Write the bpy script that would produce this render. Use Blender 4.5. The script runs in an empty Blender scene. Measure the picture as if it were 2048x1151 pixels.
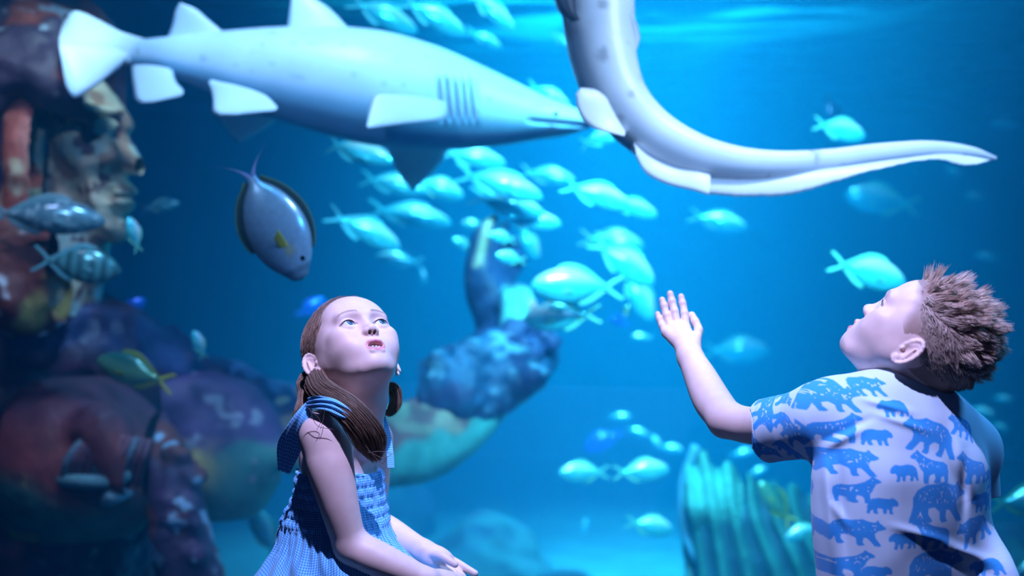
import bpy, bmesh, math, random
import numpy as np
from mathutils import Vector, Matrix
sc = bpy.context.scene
COL = sc.collection
PI = math.pi
# ------------------------------------------------------------------ camera
CZ = 1.05
FPX = 2844.4
cam = bpy.data.cameras.new('camera'); cam_o = bpy.data.objects.new('camera', cam); COL.objects.link(cam_o)
cam_o.location = (0, 0, CZ); cam_o.rotation_euler = (PI/2, 0, 0)
cam.lens = 50; cam.sensor_width = 36; cam.clip_end = 100
cam.dof.use_dof = True; cam.dof.focus_distance = 2.38; cam.dof.aperture_fstop = 2.6; cam.dof.aperture_blades = 0
sc.camera = cam_o
def at(px, py, Y):
    """point at distance Y that stands at this place of the 2048x1151 frame"""
    return Vector(((px-1024)*Y/FPX, Y, CZ-(py-575.5)*Y/FPX))
# ------------------------------------------------------------------ world, view
w = bpy.data.worlds.new('world'); sc.world = w; w.use_nodes = True
bg = w.node_tree.nodes['Background']; bg.inputs[0].default_value = (.05, .12, .45, 1); bg.inputs[1].default_value = .15
vs = sc.view_settings; vs.view_transform = 'Standard'; vs.look = 'None'; vs.gamma = 1; vs.use_curve_mapping = False; vs.exposure = 0
sc.cycles.max_bounces = 6; sc.cycles.volume_bounces = 1; sc.cycles.caustics_reflective = False; sc.cycles.caustics_refractive = False
sc.cycles.transparent_max_bounces = 12
# ------------------------------------------------------------------ lamps
def area(name, loc, target, size, e, col, size_y=None, spread=None):
    l = bpy.data.lights.new(name, 'AREA'); l.energy = e; l.color = col; l.size = size
    if size_y: l.shape = 'RECTANGLE'; l.size_y = size_y
    if spread: l.spread = spread
    o = bpy.data.objects.new(name, l); COL.objects.link(o); o.location = loc
    o.rotation_euler = (Vector(target)-Vector(loc)).to_track_quat('-Z', 'Y').to_euler()
    return o
def spot(name, loc, target, e, col, ang, rad=.05, blend=.3):
    l = bpy.data.lights.new(name, 'SPOT'); l.energy = e; l.color = col; l.spot_size = ang; l.spot_blend = blend; l.shadow_soft_size = rad
    o = bpy.data.objects.new(name, l); COL.objects.link(o); o.location = loc
    o.rotation_euler = (Vector(target)-Vector(loc)).to_track_quat('-Z', 'Y').to_euler()
    return o
BLUE = (.10, .62, 1.0)
# lamps of the tank, with an added front fill for the fish
area('tank_lamp_or_fill', (.8, 10.0, 7.0), (.7, 10.0, 0), 2.0, 800, (.07, .71, .86), None, .88)
area('tank_lamp_or_fill', (.7, 6.6, 5.5), (.6, 7.2, 0), 1.2, 240, (.07, .70, .88), None, .9)
area('tank_lamp_or_fill', (1.0, 3.3, 2.95), (.75, 7.5, .9), 1.4, 150, (.15, .78, 1), .4, 1.1)  # added front fill, brightens the fish flanks
spot('tank_spotlight', (-.7, 3.6, 3.02), (-.75, 4.7, 1.6), 300, (.40, .66, 1), 1.15, .12, 1)
spot('tank_spotlight', (1.2, 2.95, 2.9), (.65, 3.6, 1.5), 200, (.60, .76, 1), 1.2, .12, 1)
spot('tank_spotlight', (-1.15, 3.9, 2.9), (-1.72, 5.1, 1.50), 150, (.55, .85, 1), .5, .06, 1)
spot('tank_spotlight', (-1.7, 3.6, 2.95), (-1.65, 5.2, .75), 50, (.75, .62, 1), .62, .06, 1)
spot('tank_edge_spotlight', (.55, 2.817, 2.98), (.28, 2.64, .95), 150, (.62, .60, 1), .5, .008, .5)
# key spotlight of the dark visitors' room, then added unseen fills
spot('room_key_or_fill', (-.03, 1.42, 2.90), (.10, 2.40, .75), 450, (.50, .50, 1.0), 1.0, .03, .4)
spot('room_key_or_fill', (1.0, 1.0, 2.95), (.72, 3.6, 1.5), 200, (.52, .70, 1), .55, .05, .8)  # unseen fill added to brighten the spotted shark
spot('room_key_or_fill', (-.9, 1.3, 2.95), (-.80, 4.7, 1.55), 170, (.45, .66, 1), .72, .05, .9)  # extra unseen spot, lifts the grey shark and the surgeonfish
area('tank_glow_fill', (1.7, 2.60, 2.2), (.8, 2.25, .75), .8, 26, (.08, .40, 1.0), .2)  # added blue fill for the dark right side of the boy
area('tank_glow_fill', (.3, 2.62, 2.6), (.2, 2.2, .7), 1.6, 18, (.08, .40, 1.0), .2)  # added blue rim fill, stands in for the glow of the tank
# ------------------------------------------------------------------ mesh helpers
def link(name, me, m=None, parent=None, smooth=True):
    if m is not None: me.materials.append(m)
    if smooth: me.polygons.foreach_set('use_smooth', np.ones(len(me.polygons), bool))
    o = bpy.data.objects.new(name, me); COL.objects.link(o)
    if parent is not None:
        o.parent = parent
        o.matrix_parent_inverse = Matrix.Translation(parent.location).inverted() if parent.rotation_euler == Matrix.Identity(3).to_euler() else Matrix.Identity(4)
    return o
def mesh_np(name, V, F, cols=None):
    me = bpy.data.meshes.new(name)
    V = np.asarray(V, np.float32); F = np.asarray(F, np.int32)
    k = F.shape[1]
    me.vertices.add(len(V)); me.vertices.foreach_set('co', V.ravel())
    me.loops.add(F.size); me.loops.foreach_set('vertex_index', F.ravel())
    me.polygons.add(len(F)); me.polygons.foreach_set('loop_start', np.arange(len(F), dtype=np.int32)*k)
    me.polygons.foreach_set('loop_total', np.full(len(F), k, np.int32))
    me.update(calc_edges=True); me.validate()
    for nm, c in (cols or {}).items():
        a = me.color_attributes.new(nm, 'FLOAT_COLOR', 'POINT')
        c = np.concatenate([np.asarray(c, np.float32), np.ones((len(V), 1), np.float32)], 1)
        a.data.foreach_set('color', c.ravel())
    return me
class MB:
    """collects grids and tubes into one mesh"""
    def __init__(s): s.V = []; s.F = []; s.C = []; s.n = 0
    def grid(s, P, cu=False, cv=False, col=None):      # P: (nu,nv,3)
        P = np.asarray(P, float); nu, nv = P.shape[:2]
        idx = np.arange(nu*nv).reshape(nu, nv)+s.n
        i = np.arange(nu if cu else nu-1); j = np.arange(nv if cv else nv-1)
        I, J = np.meshgrid(i, j, indexing='ij'); I2 = (I+1) % nu; J2 = (J+1) % nv
        s.F.append(np.stack([idx[I, J], idx[I2, J], idx[I2, J2], idx[I, J2]], -1).reshape(-1, 4))
        s.V.append(P.reshape(-1, 3)); s.n += nu*nv
        if col is not None: s.C.append(np.broadcast_to(np.asarray(col, float), (nu, nv, 3)).reshape(-1, 3))
    def tube(s, pts, rad, k=8, col=None, caps=True):
        pts = np.asarray(pts, float); n = len(pts); rad = np.broadcast_to(rad, (n,)).astype(float)
        if caps:
            pts = np.concatenate([pts[:1], pts, pts[-1:]]); rad = np.concatenate([[1e-5], rad, [1e-5]]); n += 2
        T = np.gradient(pts, axis=0); T[0] = T[1]; T[-1] = T[-2]
        T /= np.linalg.norm(T, axis=1, keepdims=True)+1e-12
        up = np.array([0, 0, 1.]) if abs(T[0][2]) < .9 else np.array([1., 0, 0])
        A = np.cross(T, up); A /= np.linalg.norm(A, axis=1, keepdims=True)+1e-9
        B = np.cross(T, A)
        th = np.arange(k)/k*2*PI
        P = pts[:, None]+rad[:, None, None]*(np.cos(th)[None, :, None]*A[:, None]+np.sin(th)[None, :, None]*B[:, None])
        s.grid(P, cv=True, col=col)
    def mesh(s, name):
        return mesh_np(name, np.concatenate(s.V), np.concatenate(s.F), {'col': np.concatenate(s.C)} if s.C else None)
    def build(s, name, m, parent=None, smooth=True): return link(name, s.mesh(name), m, parent, smooth)
def tag(o, label, cat, group=None, kind=None):
    if label: o['label'] = label
    if cat: o['category'] = cat
    if group: o['group'] = group
    if kind: o['kind'] = kind
    return o
def empty(name, loc=(0, 0, 0), rot=(0, 0, 0)):
    o = bpy.data.objects.new(name, None); COL.objects.link(o); o.location = loc; o.rotation_euler = rot; o.empty_display_size = .05
    return o
def interp(xs, ys, t, smooth=True):
    """smooth (Catmull-Rom) interpolation of rows of ys over xs"""
    xs = np.asarray(xs, float); ys = np.asarray(ys, float); t = np.asarray(t, float)
    if ys.ndim == 1: ys = ys[:, None]; sq = True
    else: sq = False
    m = np.gradient(ys, xs, axis=0)
    k = np.clip(np.searchsorted(xs, t)-1, 0, len(xs)-2)
    h = (xs[k+1]-xs[k])[:, None]; u = np.clip((t-xs[k])/(xs[k+1]-xs[k]), 0, 1)[:, None]
    r = (2*u**3-3*u**2+1)*ys[k]+(u**3-2*u**2+u)*h*m[k]+(-2*u**3+3*u**2)*ys[k+1]+(u**3-u**2)*h*m[k+1]
    return r[:, 0] if sq else r
# ------------------------------------------------------------------ implicit surfaces, meshed by surface nets
def vnoise(P, scale, seed=0):
    Q = np.asarray(P)*scale+seed*17.31
    i = np.floor(Q).astype(np.int64); f = Q-i; f = f*f*(3-2*f)
    def hsh(x, y, z):
        n = (x*374761393+y*668265263+z*1274126177) & 0x7fffffff
        n = ((n ^ (n >> 13))*1274126177) & 0x7fffffff
        return ((n ^ (n >> 16)) & 0xffff)/65535.
    r = 0
    for dx in (0, 1):
        for dy in (0, 1):
            for dz in (0, 1):
                wgt = (f[:, 0] if dx else 1-f[:, 0])*(f[:, 1] if dy else 1-f[:, 1])*(f[:, 2] if dz else 1-f[:, 2])
                r = r+wgt*hsh(i[:, 0]+dx, i[:, 1]+dy, i[:, 2]+dz)
    return r
def sstep(a, b, x):
    t = np.clip((x-a)/(b-a), 0, 1); return t*t*(3-2*t)
class Frame:
    def __init__(s, o=(0, 0, 0), x=(1, 0, 0), y=(0, 1, 0), z=(0, 0, 1), sc_=1.):
        s.o = np.asarray(o, float); s.R = np.stack([np.asarray(a, float) for a in (x, y, z)], 1); s.s = sc_
    def loc(s, P): return (P-s.o)@s.R/s.s
    def wld(s, p): return s.o+s.s*(s.R@np.asarray(p, float))
def frame_fu(o, f, u, scale=1.):
    """frame whose -Y is the facing direction f and +Z is about u"""
    f = np.asarray(f, float); f = f/np.linalg.norm(f); u = np.asarray(u, float); u = u-f*np.dot(u, f); u = u/np.linalg.norm(u)
    return Frame(o, np.cross(-f, u), -f, u, scale)
WORLD = Frame()
class SDF:
    def __init__(s, fr=WORLD, reach=.05): s.ops = []; s.fr = fr; s.reach = reach; s.post = []
    def _add(s, fn, lo, hi, k, mode, fr):
        fr = fr or s.fr
        c = np.array([[x, y, z] for x in (lo[0], hi[0]) for y in (lo[1], hi[1]) for z in (lo[2], hi[2])])
        W = np.array([fr.wld(p) for p in c]); s.ops.append((fn, W.min(0), W.max(0), k*fr.s, mode, fr)); return s
    def ell(s, c, r, k=.01, mode='+', fr=None, rot=None):
        c = np.asarray(c, float); r = np.asarray(r if np.ndim(r) else (r, r, r), float); R = None
        if rot is not None: R = np.array(Matrix.Rotation(rot[0], 3, 'X').to_3x3()@Matrix.Rotation(rot[1], 3, 'Y')@Matrix.Rotation(rot[2], 3, 'Z'))
        def fn(P):
            q = P-c
            if R is not None: q = q@R
            k0 = np.linalg.norm(q/r, axis=1); k1 = np.linalg.norm(q/(r*r), axis=1)+1e-9
            return k0*(k0-1)/k1
        m = r if rot is None else np.full(3, r.max())
        return s._add(fn, c-m, c+m, k, mode, fr)
    def cap(s, a, b, ra, rb=None, k=.01, mode='+', fr=None):
        a = np.asarray(a, float); b = np.asarray(b, float); rb = ra if rb is None else rb; ab = b-a; L2 = ab@ab+1e-12
        def fn(P):
            t = np.clip((P-a)@ab/L2, 0, 1); return np.linalg.norm(P-a-t[:, None]*ab, axis=1)-(ra+(rb-ra)*t)
        m = max(ra, rb); return s._add(fn, np.minimum(a, b)-m, np.maximum(a, b)+m, k, mode, fr)
    def chain(s, pts, rads, k=.01, mode='+', fr=None, sub=6):
        """a smooth limb: one tube through all joints"""
        pts = np.array([np.asarray(p, float) for p in pts]); rads = np.asarray(rads, float); kk = np.arange(len(pts), dtype=float)
        if len(pts) > 2: tt = np.linspace(0, kk[-1], (len(pts)-1)*sub+1); Q = interp(kk, pts, tt); R = interp(kk, rads, tt)
        else: Q, R = pts, rads
        def fn(P):
            d = np.full(len(P), 10.)
            for i in range(len(Q)-1):
                ab = Q[i+1]-Q[i]; L2 = ab@ab+1e-12; t = np.clip((P-Q[i])@ab/L2, 0, 1); d = np.minimum(d, np.linalg.norm(P-Q[i]-t[:, None]*ab, axis=1)-(R[i]+(R[i+1]-R[i])*t))
            return d
        m = R.max(); return s._add(fn, Q.min(0)-m, Q.max(0)+m, k, mode, fr)
    def box(s, c, h, r=.005, k=.005, mode='+', fr=None):
        c = np.asarray(c, float); h = np.asarray(h, float)
        def fn(P):
            q = np.abs(P-c)-h+r; return np.linalg.norm(np.maximum(q, 0), axis=1)+np.minimum(q.max(1), 0)-r
        return s._add(fn, c-h, c+h, k, mode, fr)
    def __call__(s, P):
        d = np.full(len(P), 10.); W = {}
        for fn, lo, hi, k, mode, fr in s.ops:
            m = s.reach+k
            idx = np.nonzero(((P > lo-m) & (P < hi+m)).all(1))[0]
            if not len(idx): continue
            e = fn(fr.loc(P[idx]))*fr.s; c = d[idx]
            if mode == '+':
                h = np.maximum(k-np.abs(c-e), 0)/k if k > 0 else 0*e; d[idx] = np.minimum(c, e)-h*h*k*.25
            else:
                e = -e; h = np.maximum(k-np.abs(c-e), 0)/k if k > 0 else 0*e; d[idx] = np.maximum(c, e)+h*h*k*.25
        for fn in s.post: d = fn(P, d)
        return d
def surface(f, lo, hi, h, slack=1.9):
    """mesh the zero level of f inside the box at cell size h; only cells near the surface are evaluated finely"""
    lo = np.asarray(lo, float); hi = np.asarray(hi, float); S = 4
    nc = np.ceil((hi-lo)/(h*S)).astype(int); n = nc*S
    ax = [lo[i]+np.arange(nc[i]+1)*h*S for i in range(3)]
    G = np.stack(np.meshgrid(*ax, indexing='ij'), -1).reshape(-1, 3)
    D = np.concatenate([f(G[i:i+400000]) for i in range(0, len(G), 400000)]).reshape(nc+1)
    near = np.abs(D) < h*S*slack
    cell = np.zeros(nc, bool)
    for dx in (0, 1):
        for dy in (0, 1):
            for dz in (0, 1): cell |= near[dx:dx+nc[0], dy:dy+nc[1], dz:dz+nc[2]]
    up = np.repeat(np.repeat(np.repeat(np.sign(D[:-1, :-1, :-1]).astype(np.float32), S, 0), S, 1), S, 2)*h*8
    up = np.pad(up, ((0, 1),)*3, mode='edge')
    need = np.zeros(n+1, bool); cf = np.repeat(np.repeat(np.repeat(cell, S, 0), S, 1), S, 2)
    for dx in (0, 1):
        for dy in (0, 1):
            for dz in (0, 1): need[dx:dx+n[0], dy:dy+n[1], dz:dz+n[2]] |= cf
    I = np.argwhere(need); val = np.empty(len(I), np.float32)
    for i in range(0, len(I), 400000): val[i:i+400000] = f(lo+I[i:i+400000]*h)
    up[need] = val; D = up
    ins = D < 0
    act = np.zeros(n, np.int8)
    for dx in (0, 1):
        for dy in (0, 1):
            for dz in (0, 1): act += ins[dx:dx+n[0], dy:dy+n[1], dz:dz+n[2]]
    A = (act > 0) & (act < 8) & cf
    cells = np.argwhere(A); vid = np.full(n, -1, np.int32); vid[A] = np.arange(len(cells))
    acc = np.zeros((len(cells), 3)); cnt = np.zeros(len(cells))
    for a in range(3):
        for u in (0, 1):
            for v in (0, 1):
                o = [0, 0, 0]; b, c = [x for x in range(3) if x != a]; o[b] = u; o[c] = v
                p0 = cells+o; p1 = p0.copy(); p1[:, a] += 1
                d0 = D[tuple(p0.T)]; d1 = D[tuple(p1.T)]; m = (d0 < 0) != (d1 < 0)
                t = np.where(m, d0/np.where(d0 == d1, 1, d0-d1), 0)
                q = p0.astype(float); q[:, a] += t; acc += q*m[:, None]; cnt += m
    V = lo+acc/cnt[:, None]*h
    F = []
    for a in range(3):
        b, c = (a+1) % 3, (a+2) % 3
        sl0 = [slice(0, None)]*3; d0 = D[tuple(slice(0, n[i]) if i == a else slice(1, n[i]) for i in range(3))]
        d1 = D[tuple(slice(1, n[i]+1) if i == a else slice(1, n[i]) for i in range(3))]
        m = (d0 < 0) != (d1 < 0); E = np.argwhere(m); E[:, [b, c]] += 1
        def g(db, dc):
            e = E.copy(); e[:, b] -= db; e[:, c] -= dc; return vid[tuple(e.T)]
        q = np.stack([g(1, 1), g(0, 1), g(0, 0), g(1, 0)], 1)
        flip = (d0[m] >= 0); q[flip] = q[flip][:, ::-1]; F.append(q[(q >= 0).all(1)])
    return V, np.concatenate(F)
# ------------------------------------------------------------------ materials
def mat(name, col=(.5, .5, .5), rough=.5, attr=None, spec=.5, metal=0, sss=0, sss_r=(.4, .15, .1), bump=0, bscale=200, mottle=0, mscale=30, alpha=1, sheen=0, bdist=.001, coat=0):
    m = bpy.data.materials.new(name); m.use_nodes = True; nt = m.node_tree; b = nt.nodes['Principled BSDF']; L = nt.links.new
    b.inputs['Base Color'].default_value = (*col, 1); b.inputs['Roughness'].default_value = rough; b.inputs['Metallic'].default_value = metal
    b.inputs['Specular IOR Level'].default_value = spec; b.inputs['Alpha'].default_value = alpha; b.inputs['Sheen Weight'].default_value = sheen; b.inputs['Coat Weight'].default_value = coat
    if sss: b.inputs['Subsurface Weight'].default_value = sss; b.inputs['Subsurface Radius'].default_value = sss_r; b.inputs['Subsurface Scale'].default_value = .01
    tc = nt.nodes.new('ShaderNodeTexCoord'); src = None
    if attr:
        a = nt.nodes.new('ShaderNodeAttribute'); a.attribute_name = attr; src = a.outputs['Color']
    n = nt.nodes.new('ShaderNodeTexNoise'); n.inputs['Scale'].default_value = mscale; n.inputs['Detail'].default_value = 4; L(tc.outputs['Object'], n.inputs['Vector'])
    mr = nt.nodes.new('ShaderNodeMapRange'); mr.inputs['From Min'].default_value = .3; mr.inputs['From Max'].default_value = .7
    mr.inputs['To Min'].default_value = 1-mottle; mr.inputs['To Max'].default_value = 1+mottle*.6; L(n.outputs['Fac'], mr.inputs['Value'])
    mx = nt.nodes.new('ShaderNodeVectorMath'); mx.operation = 'SCALE'
    if src: L(src, mx.inputs[0])
    else: mx.inputs[0].default_value = col
    L(mr.outputs['Result'], mx.inputs['Scale']); L(mx.outputs[0], b.inputs['Base Color'])
    if bump:
        n2 = nt.nodes.new('ShaderNodeTexNoise'); n2.inputs['Scale'].default_value = bscale; n2.inputs['Detail'].default_value = 3; L(tc.outputs['Object'], n2.inputs['Vector'])
        bu = nt.nodes.new('ShaderNodeBump'); bu.inputs['Strength'].default_value = bump; bu.inputs['Distance'].default_value = bdist; L(n2.outputs['Fac'], bu.inputs['Height']); L(bu.outputs[0], b.inputs['Normal'])
    return m
# ------------------------------------------------------------------ the tank and the room
def boxm(name, lo, hi, m, kind='structure'):
    lo = np.array(lo, float); hi = np.array(hi, float)
    V = [[(lo, hi)[x][0], (lo, hi)[y][1], (lo, hi)[z][2]] for x in (0, 1) for y in (0, 1) for z in (0, 1)]
    F = [(0, 1, 3, 2), (4, 6, 7, 5), (0, 4, 5, 1), (2, 3, 7, 6), (0, 2, 6, 4), (1, 5, 7, 3)]
    o = link(name, mesh_np(name, V, F), m, None, False)
    if kind: o['kind'] = kind
    return o
GY = 2.72
M_wall = mat('painted_tank_wall', (.015, .13, .30), .9, mottle=.3, mscale=1.2)
M_room = mat('dark_room_wall', (.02, .022, .03), .9, mottle=.2, mscale=4)
M_floor = mat('dark_carpet', (.03, .03, .045), .95, mottle=.3, mscale=60)
M_sand = mat('pale_sand', (.05, .16, .20), .95, mottle=.3, mscale=3, bump=.5, bscale=15, bdist=.02)
boxm('wall_back', (-7.2, 17, -1.25), (7.2, 17.2, 7.8), M_wall)
boxm('wall_left', (-7.2, GY+.07, -1.25), (-7, 17, 7.8), M_wall)
boxm('wall_right', (7, GY+.07, -1.25), (7.2, 17, 7.8), M_wall)
boxm('floor_tank', (-7, GY+.07, -1.25), (7, 17, -1.0), M_sand)
boxm('floor', (-4, -1.5, -.2), (4, GY+.07, 0), M_floor)
boxm('wall_lower', (-4, GY+.0, 0), (4, GY+.07, .12), M_room)
boxm('wall_upper', (-4, GY-.05, 2.78), (4, GY+.07, 7.8), M_room)
# water: a real scattering volume behind the pane
mw = bpy.data.materials.new('sea_water'); mw.use_nodes = True; nt = mw.node_tree; nt.nodes.remove(nt.nodes['Principled BSDF'])
v = nt.nodes.new('ShaderNodeVolumePrincipled'); v.inputs['Color'].default_value = (.02, .50, .93, 1); v.inputs['Density'].default_value = .078; v.inputs['Anisotropy'].default_value = .25
nt.links.new(v.outputs[0], nt.nodes['Material Output'].inputs['Volume'])
wo = boxm('water', (-6.99, GY+.075, -.99), (6.99, 16.99, 3.02), mw, 'structure')
# rippled water surface seen from below
ms = bpy.data.materials.new('water_surface'); ms.use_nodes = True; nt = ms.node_tree; nt.nodes.remove(nt.nodes['Principled BSDF']); N = nt.nodes.new; L = nt.links.new
tc = N('ShaderNodeTexCoord'); mp = N('ShaderNodeMapping'); mp.inputs['Scale'].default_value = (.8, 2.0, 1); L(tc.outputs['Object'], mp.inputs['Vector'])
no = N('ShaderNodeTexNoise'); no.inputs['Scale'].default_value = .9; no.inputs['Detail'].default_value = 5; no.inputs['Distortion'].default_value = .8; L(mp.outputs[0], no.inputs['Vector'])
cr = N('ShaderNodeMapRange'); cr.inputs['From Min'].default_value = .46; cr.inputs['From Max'].default_value = .56; L(no.outputs['Fac'], cr.inputs['Value'])
t1 = N('ShaderNodeBsdfTransparent'); t1.inputs[0].default_value = (.9, .97, 1, 1); t2 = N('ShaderNodeBsdfTranslucent'); t2.inputs[0].default_value = (.008, .07, .10, 1); gs_ = N('ShaderNodeBsdfGlossy'); gs_.inputs['Roughness'].default_value = .12
m1 = N('ShaderNodeMixShader'); m2 = N('ShaderNodeMixShader'); L(cr.outputs[0], m1.inputs[0]); L(t1.outputs[0], m1.inputs[1]); L(t2.outputs[0], m1.inputs[2]); m2.inputs[0].default_value = .20; L(m1.outputs[0], m2.inputs[1]); L(gs_.outputs[0], m2.inputs[2]); L(m2.outputs[0], nt.nodes['Material Output'].inputs['Surface'])
nx, ny = 180, 220
X, Y = np.meshgrid(np.linspace(-7, 7, nx), np.linspace(GY+.08, 17, ny), indexing='ij')
Pn = np.stack([X.ravel()*.7, Y.ravel(), 0*X.ravel()], 1)
Z = 3.05+.09*(vnoise(Pn, 1.3, 3)-.5).reshape(X.shape)+.035*(vnoise(Pn, 3.1, 5)-.5).reshape(X.shape)
mb = MB(); mb.grid(np.stack([X, Y, Z], -1)); so = mb.build('water_surface', ms); so['kind'] = 'structure'
# the acrylic pane
mg = bpy.data.materials.new('acrylic_glass'); mg.use_nodes = True; nt = mg.node_tree; nt.nodes.remove(nt.nodes['Principled BSDF'])
tr = nt.nodes.new('ShaderNodeBsdfTransparent'); tr.inputs[0].default_value = (.97, .99, 1, 1); gl = nt.nodes.new('ShaderNodeBsdfGlossy'); gl.inputs['Roughness'].default_value = .02
fr = nt.nodes.new('ShaderNodeFresnel'); fr.inputs[0].default_value = 1.10; mx = nt.nodes.new('ShaderNodeMixShader')
nt.links.new(fr.outputs[0], mx.inputs[0]); nt.links.new(tr.outputs[0], mx.inputs[1]); nt.links.new(gl.outputs[0], mx.inputs[2]); nt.links.new(mx.outputs[0], nt.nodes['Material Output'].inputs['Surface'])
boxm('window_1', (-4, GY, .12), (4, GY+.05, 2.78), mg)
boxm('ceiling', (-4, -1.5, 3.2), (4, GY-.05, 3.3), M_room)
boxm('ceiling_tank', (-7.2, GY-.05, 7.8), (7.2, 17.2, 7.9), M_room)
# ------------------------------------------------------------------ fish
def loft(xs, cen, hw, hh, n=24, ring=20, pw=2.0):
    """body rings along x: centre (y,z), half width, half height"""
    t = np.linspace(xs[0], xs[-1], n); c = interp(xs, cen, t); a = np.maximum(interp(xs, hw, t), 1e-4); b = np.maximum(interp(xs, hh, t), 1e-4)
    th = np.arange(ring)/ring*2*PI; cs, sn = np.cos(th), np.sin(th)
    P = np.zeros((n, ring, 3)); P[..., 0] = t[:, None]
    P[..., 1] = c[:, :1]+a[:, None]*np.sign(cs)*np.abs(cs)**(2/pw); P[..., 2] = c[:, 1:2]+b[:, None]*np.sign(sn)*np.abs(sn)**(2/pw)
    return P
def fin_grid(A, B, th, nv=7, ripple=0, rays=0):
    """fin between leading curve A and trailing curve B (same count), a thin lens in section; y is thickness for planar fins"""
    A = np.asarray(A, float); B = np.asarray(B, float); n = len(A)
    v = np.linspace(0, 1, nv); N = np.cross(B[0]-A[0], A[-1]-A[0]); N = N/(np.linalg.norm(N)+1e-12)
    C = A[:, None]*(1-v)[None, :, None]+B[:, None]*v[None, :, None]
    prof = (np.sin(PI*np.clip(v*.97+.03, 0, 1))**.6)[None, :, None]*np.linspace(1, .35, n)[:, None, None]*th
    top = C+N*prof; bot = C-N*prof
    return np.concatenate([top, bot[:, ::-1]], 1)
def bend_y(P, k):      # bends a fish sideways
    P = P.copy(); x = P[..., 0]; P[..., 1] += k*np.minimum(x, .1)**2*np.sign(1); return P
M_silver = mat('silver_fish_skin', (.45, .78, .85), .22, metal=.35, attr='col', mottle=.12, mscale=25)
M_fin = mat('fish_fin', (.35, .7, .75), .4, attr='col', mottle=.15, mscale=40)
M_eye = mat('fish_eye', (.01, .01, .012), .08, coat=1)
def make_fish(name, H, W, back, belly, finc, fork=.5, bend=0., spots=None, stripe=0, tailc=None, tail_h=None):
    """unit length fish, nose at x=+.5, fork tips at x=-.5"""
    root = empty(name)
    xs = [-.34, -.28, -.15, 0, .15, .28, .38, .46, .5]
    hh = np.array([.10, .16, .55, .92, 1., .86, .62, .33, .02])*H/2
    hw = np.array([.12, .2, .6, .95, 1., .9, .7, .4, .02])*W/2
    cz = np.array([0, 0, .0, .0, 0, -.002, -.006, -.012, -.016])
    P = loft(xs, np.stack([0*cz, cz], 1), hw, hh, 40, 24)
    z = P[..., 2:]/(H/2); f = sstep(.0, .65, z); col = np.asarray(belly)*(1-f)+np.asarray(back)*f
    if stripe: s_ = sstep(.2, .8, .5+.5*np.sin(P[..., :1]*stripe)); col = col*(1-.55*s_)
    if spots is not None: col = spots(P, col)
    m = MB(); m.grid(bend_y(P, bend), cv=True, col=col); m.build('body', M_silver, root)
    th_ = tail_h or .115; tc = tailc if tailc is not None else finc
    t = np.linspace(0, 1, 7)
    g = MB()
    for s in (1, -1):
        A = np.stack([-.32-.18*t**1.2, 0*t, s*(.012+th_*t**.9)], 1); B = np.stack([-.37-(.13+.03*fork)*t**1.6+.05*(1-fork)*(-t), 0*t, s*(0+(th_-.005)*t**1.3)], 1)
        g.grid(bend_y(fin_grid(A, B, .004), bend), cv=True, col=tc)
    g.build('tail_fin', M_fin, root)
    d = MB(); x = np.linspace(.22, -.3, 16); hb = interp(xs, hh, x[::-1])[::-1]
    A = np.stack([x, 0*x, hb*.9], 1); B = np.stack([x-.03, 0*x, hb+.055*np.sin(PI*np.linspace(.1, .97, 16))**.5*(.6+.4*np.linspace(1, .4, 16))], 1)
    d.grid(bend_y(fin_grid(A, B, .004), bend), cv=True, col=finc); d.build('dorsal_fin', M_fin, root)
    d = MB(); x = np.linspace(-.02, -.3, 12); hb = interp(xs, hh, x[::-1])[::-1]
    A = np.stack([x, 0*x, -hb*.9], 1); B = np.stack([x-.03, 0*x, -hb-.055*np.sin(PI*np.linspace(.1, .97, 12))**.5], 1)
    d.grid(bend_y(fin_grid(A, B, .004), bend), cv=True, col=finc); d.build('anal_fin', M_fin, root)
    for s in (1, -1):
        d = MB(); t = np.linspace(0, 1, 6); A = np.stack([.2-.14*t, s*(W/2*.85+.05*t), -.02-.02*t], 1); B = np.stack([.19-.12*t, s*(W/2*.85+.03*t), -.07*(1-t*.4)-.02], 1)
        d.grid(fin_grid(A, B, .003), cv=True, col=finc); d.build('pectoral_fin', M_fin, root)
        d = MB(); t = np.linspace(.0, PI, 8); r = .018; c = np.array([.385, s*interp(xs, hw, [.385])[0]*.86, .012*H/.3])
        ph = np.arange(10)/10*2*PI
        d.grid(np.stack([c[0]+r*np.sin(t)[:, None]*np.cos(ph), c[1]+.5*r*np.cos(t)[:, None]+0*ph, c[2]+r*np.sin(t)[:, None]*np.sin(ph)], -1), cv=True)
        d.build('eye', M_eye, root)
    return root
def copy_tree(o, parent=None):
    c = o.copy(); COL.objects.link(c)
    if parent is not None: c.parent = parent
    for ch in list(o.children): copy_tree(ch, c)
    return c
def put(o, px, py, Y, Lpx, ang, yaw=0, roll=0):
    """ang: direction of the head in the picture plane; yaw turns it towards or away from the pane"""
    o.location = at(px, py, Y); s = Lpx*Y/FPX/max(.35, math.cos(math.radians(yaw))); o.scale = (s, s, s)
    left = abs(ang) > 90
    a = math.radians(180-ang if left else ang)
    R = Matrix.Rotation(math.radians(180) if left else 0, 4, 'Z') @ Matrix.Rotation(math.radians(yaw), 4, 'Z') @ Matrix.Rotation(-a, 4, 'Y') @ Matrix.Rotation(math.radians(roll), 4, 'X')
    o.rotation_euler = R.to_euler()
CY = (.42, .80, .88); CYB = (.30, .72, .82)
jack = make_fish('jack_fish', .30, .17, (.95, .95, .97), (.08, .70, .85), (.10, .60, .70), .6, 0)  # white back: highlight from above painted into the colour
jackb = make_fish('jack_fish', .27, .17, (.95, .95, .97), (.08, .70, .85), (.10, .60, .70), .6, .9)  # same painted top highlight on a bent body
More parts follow.
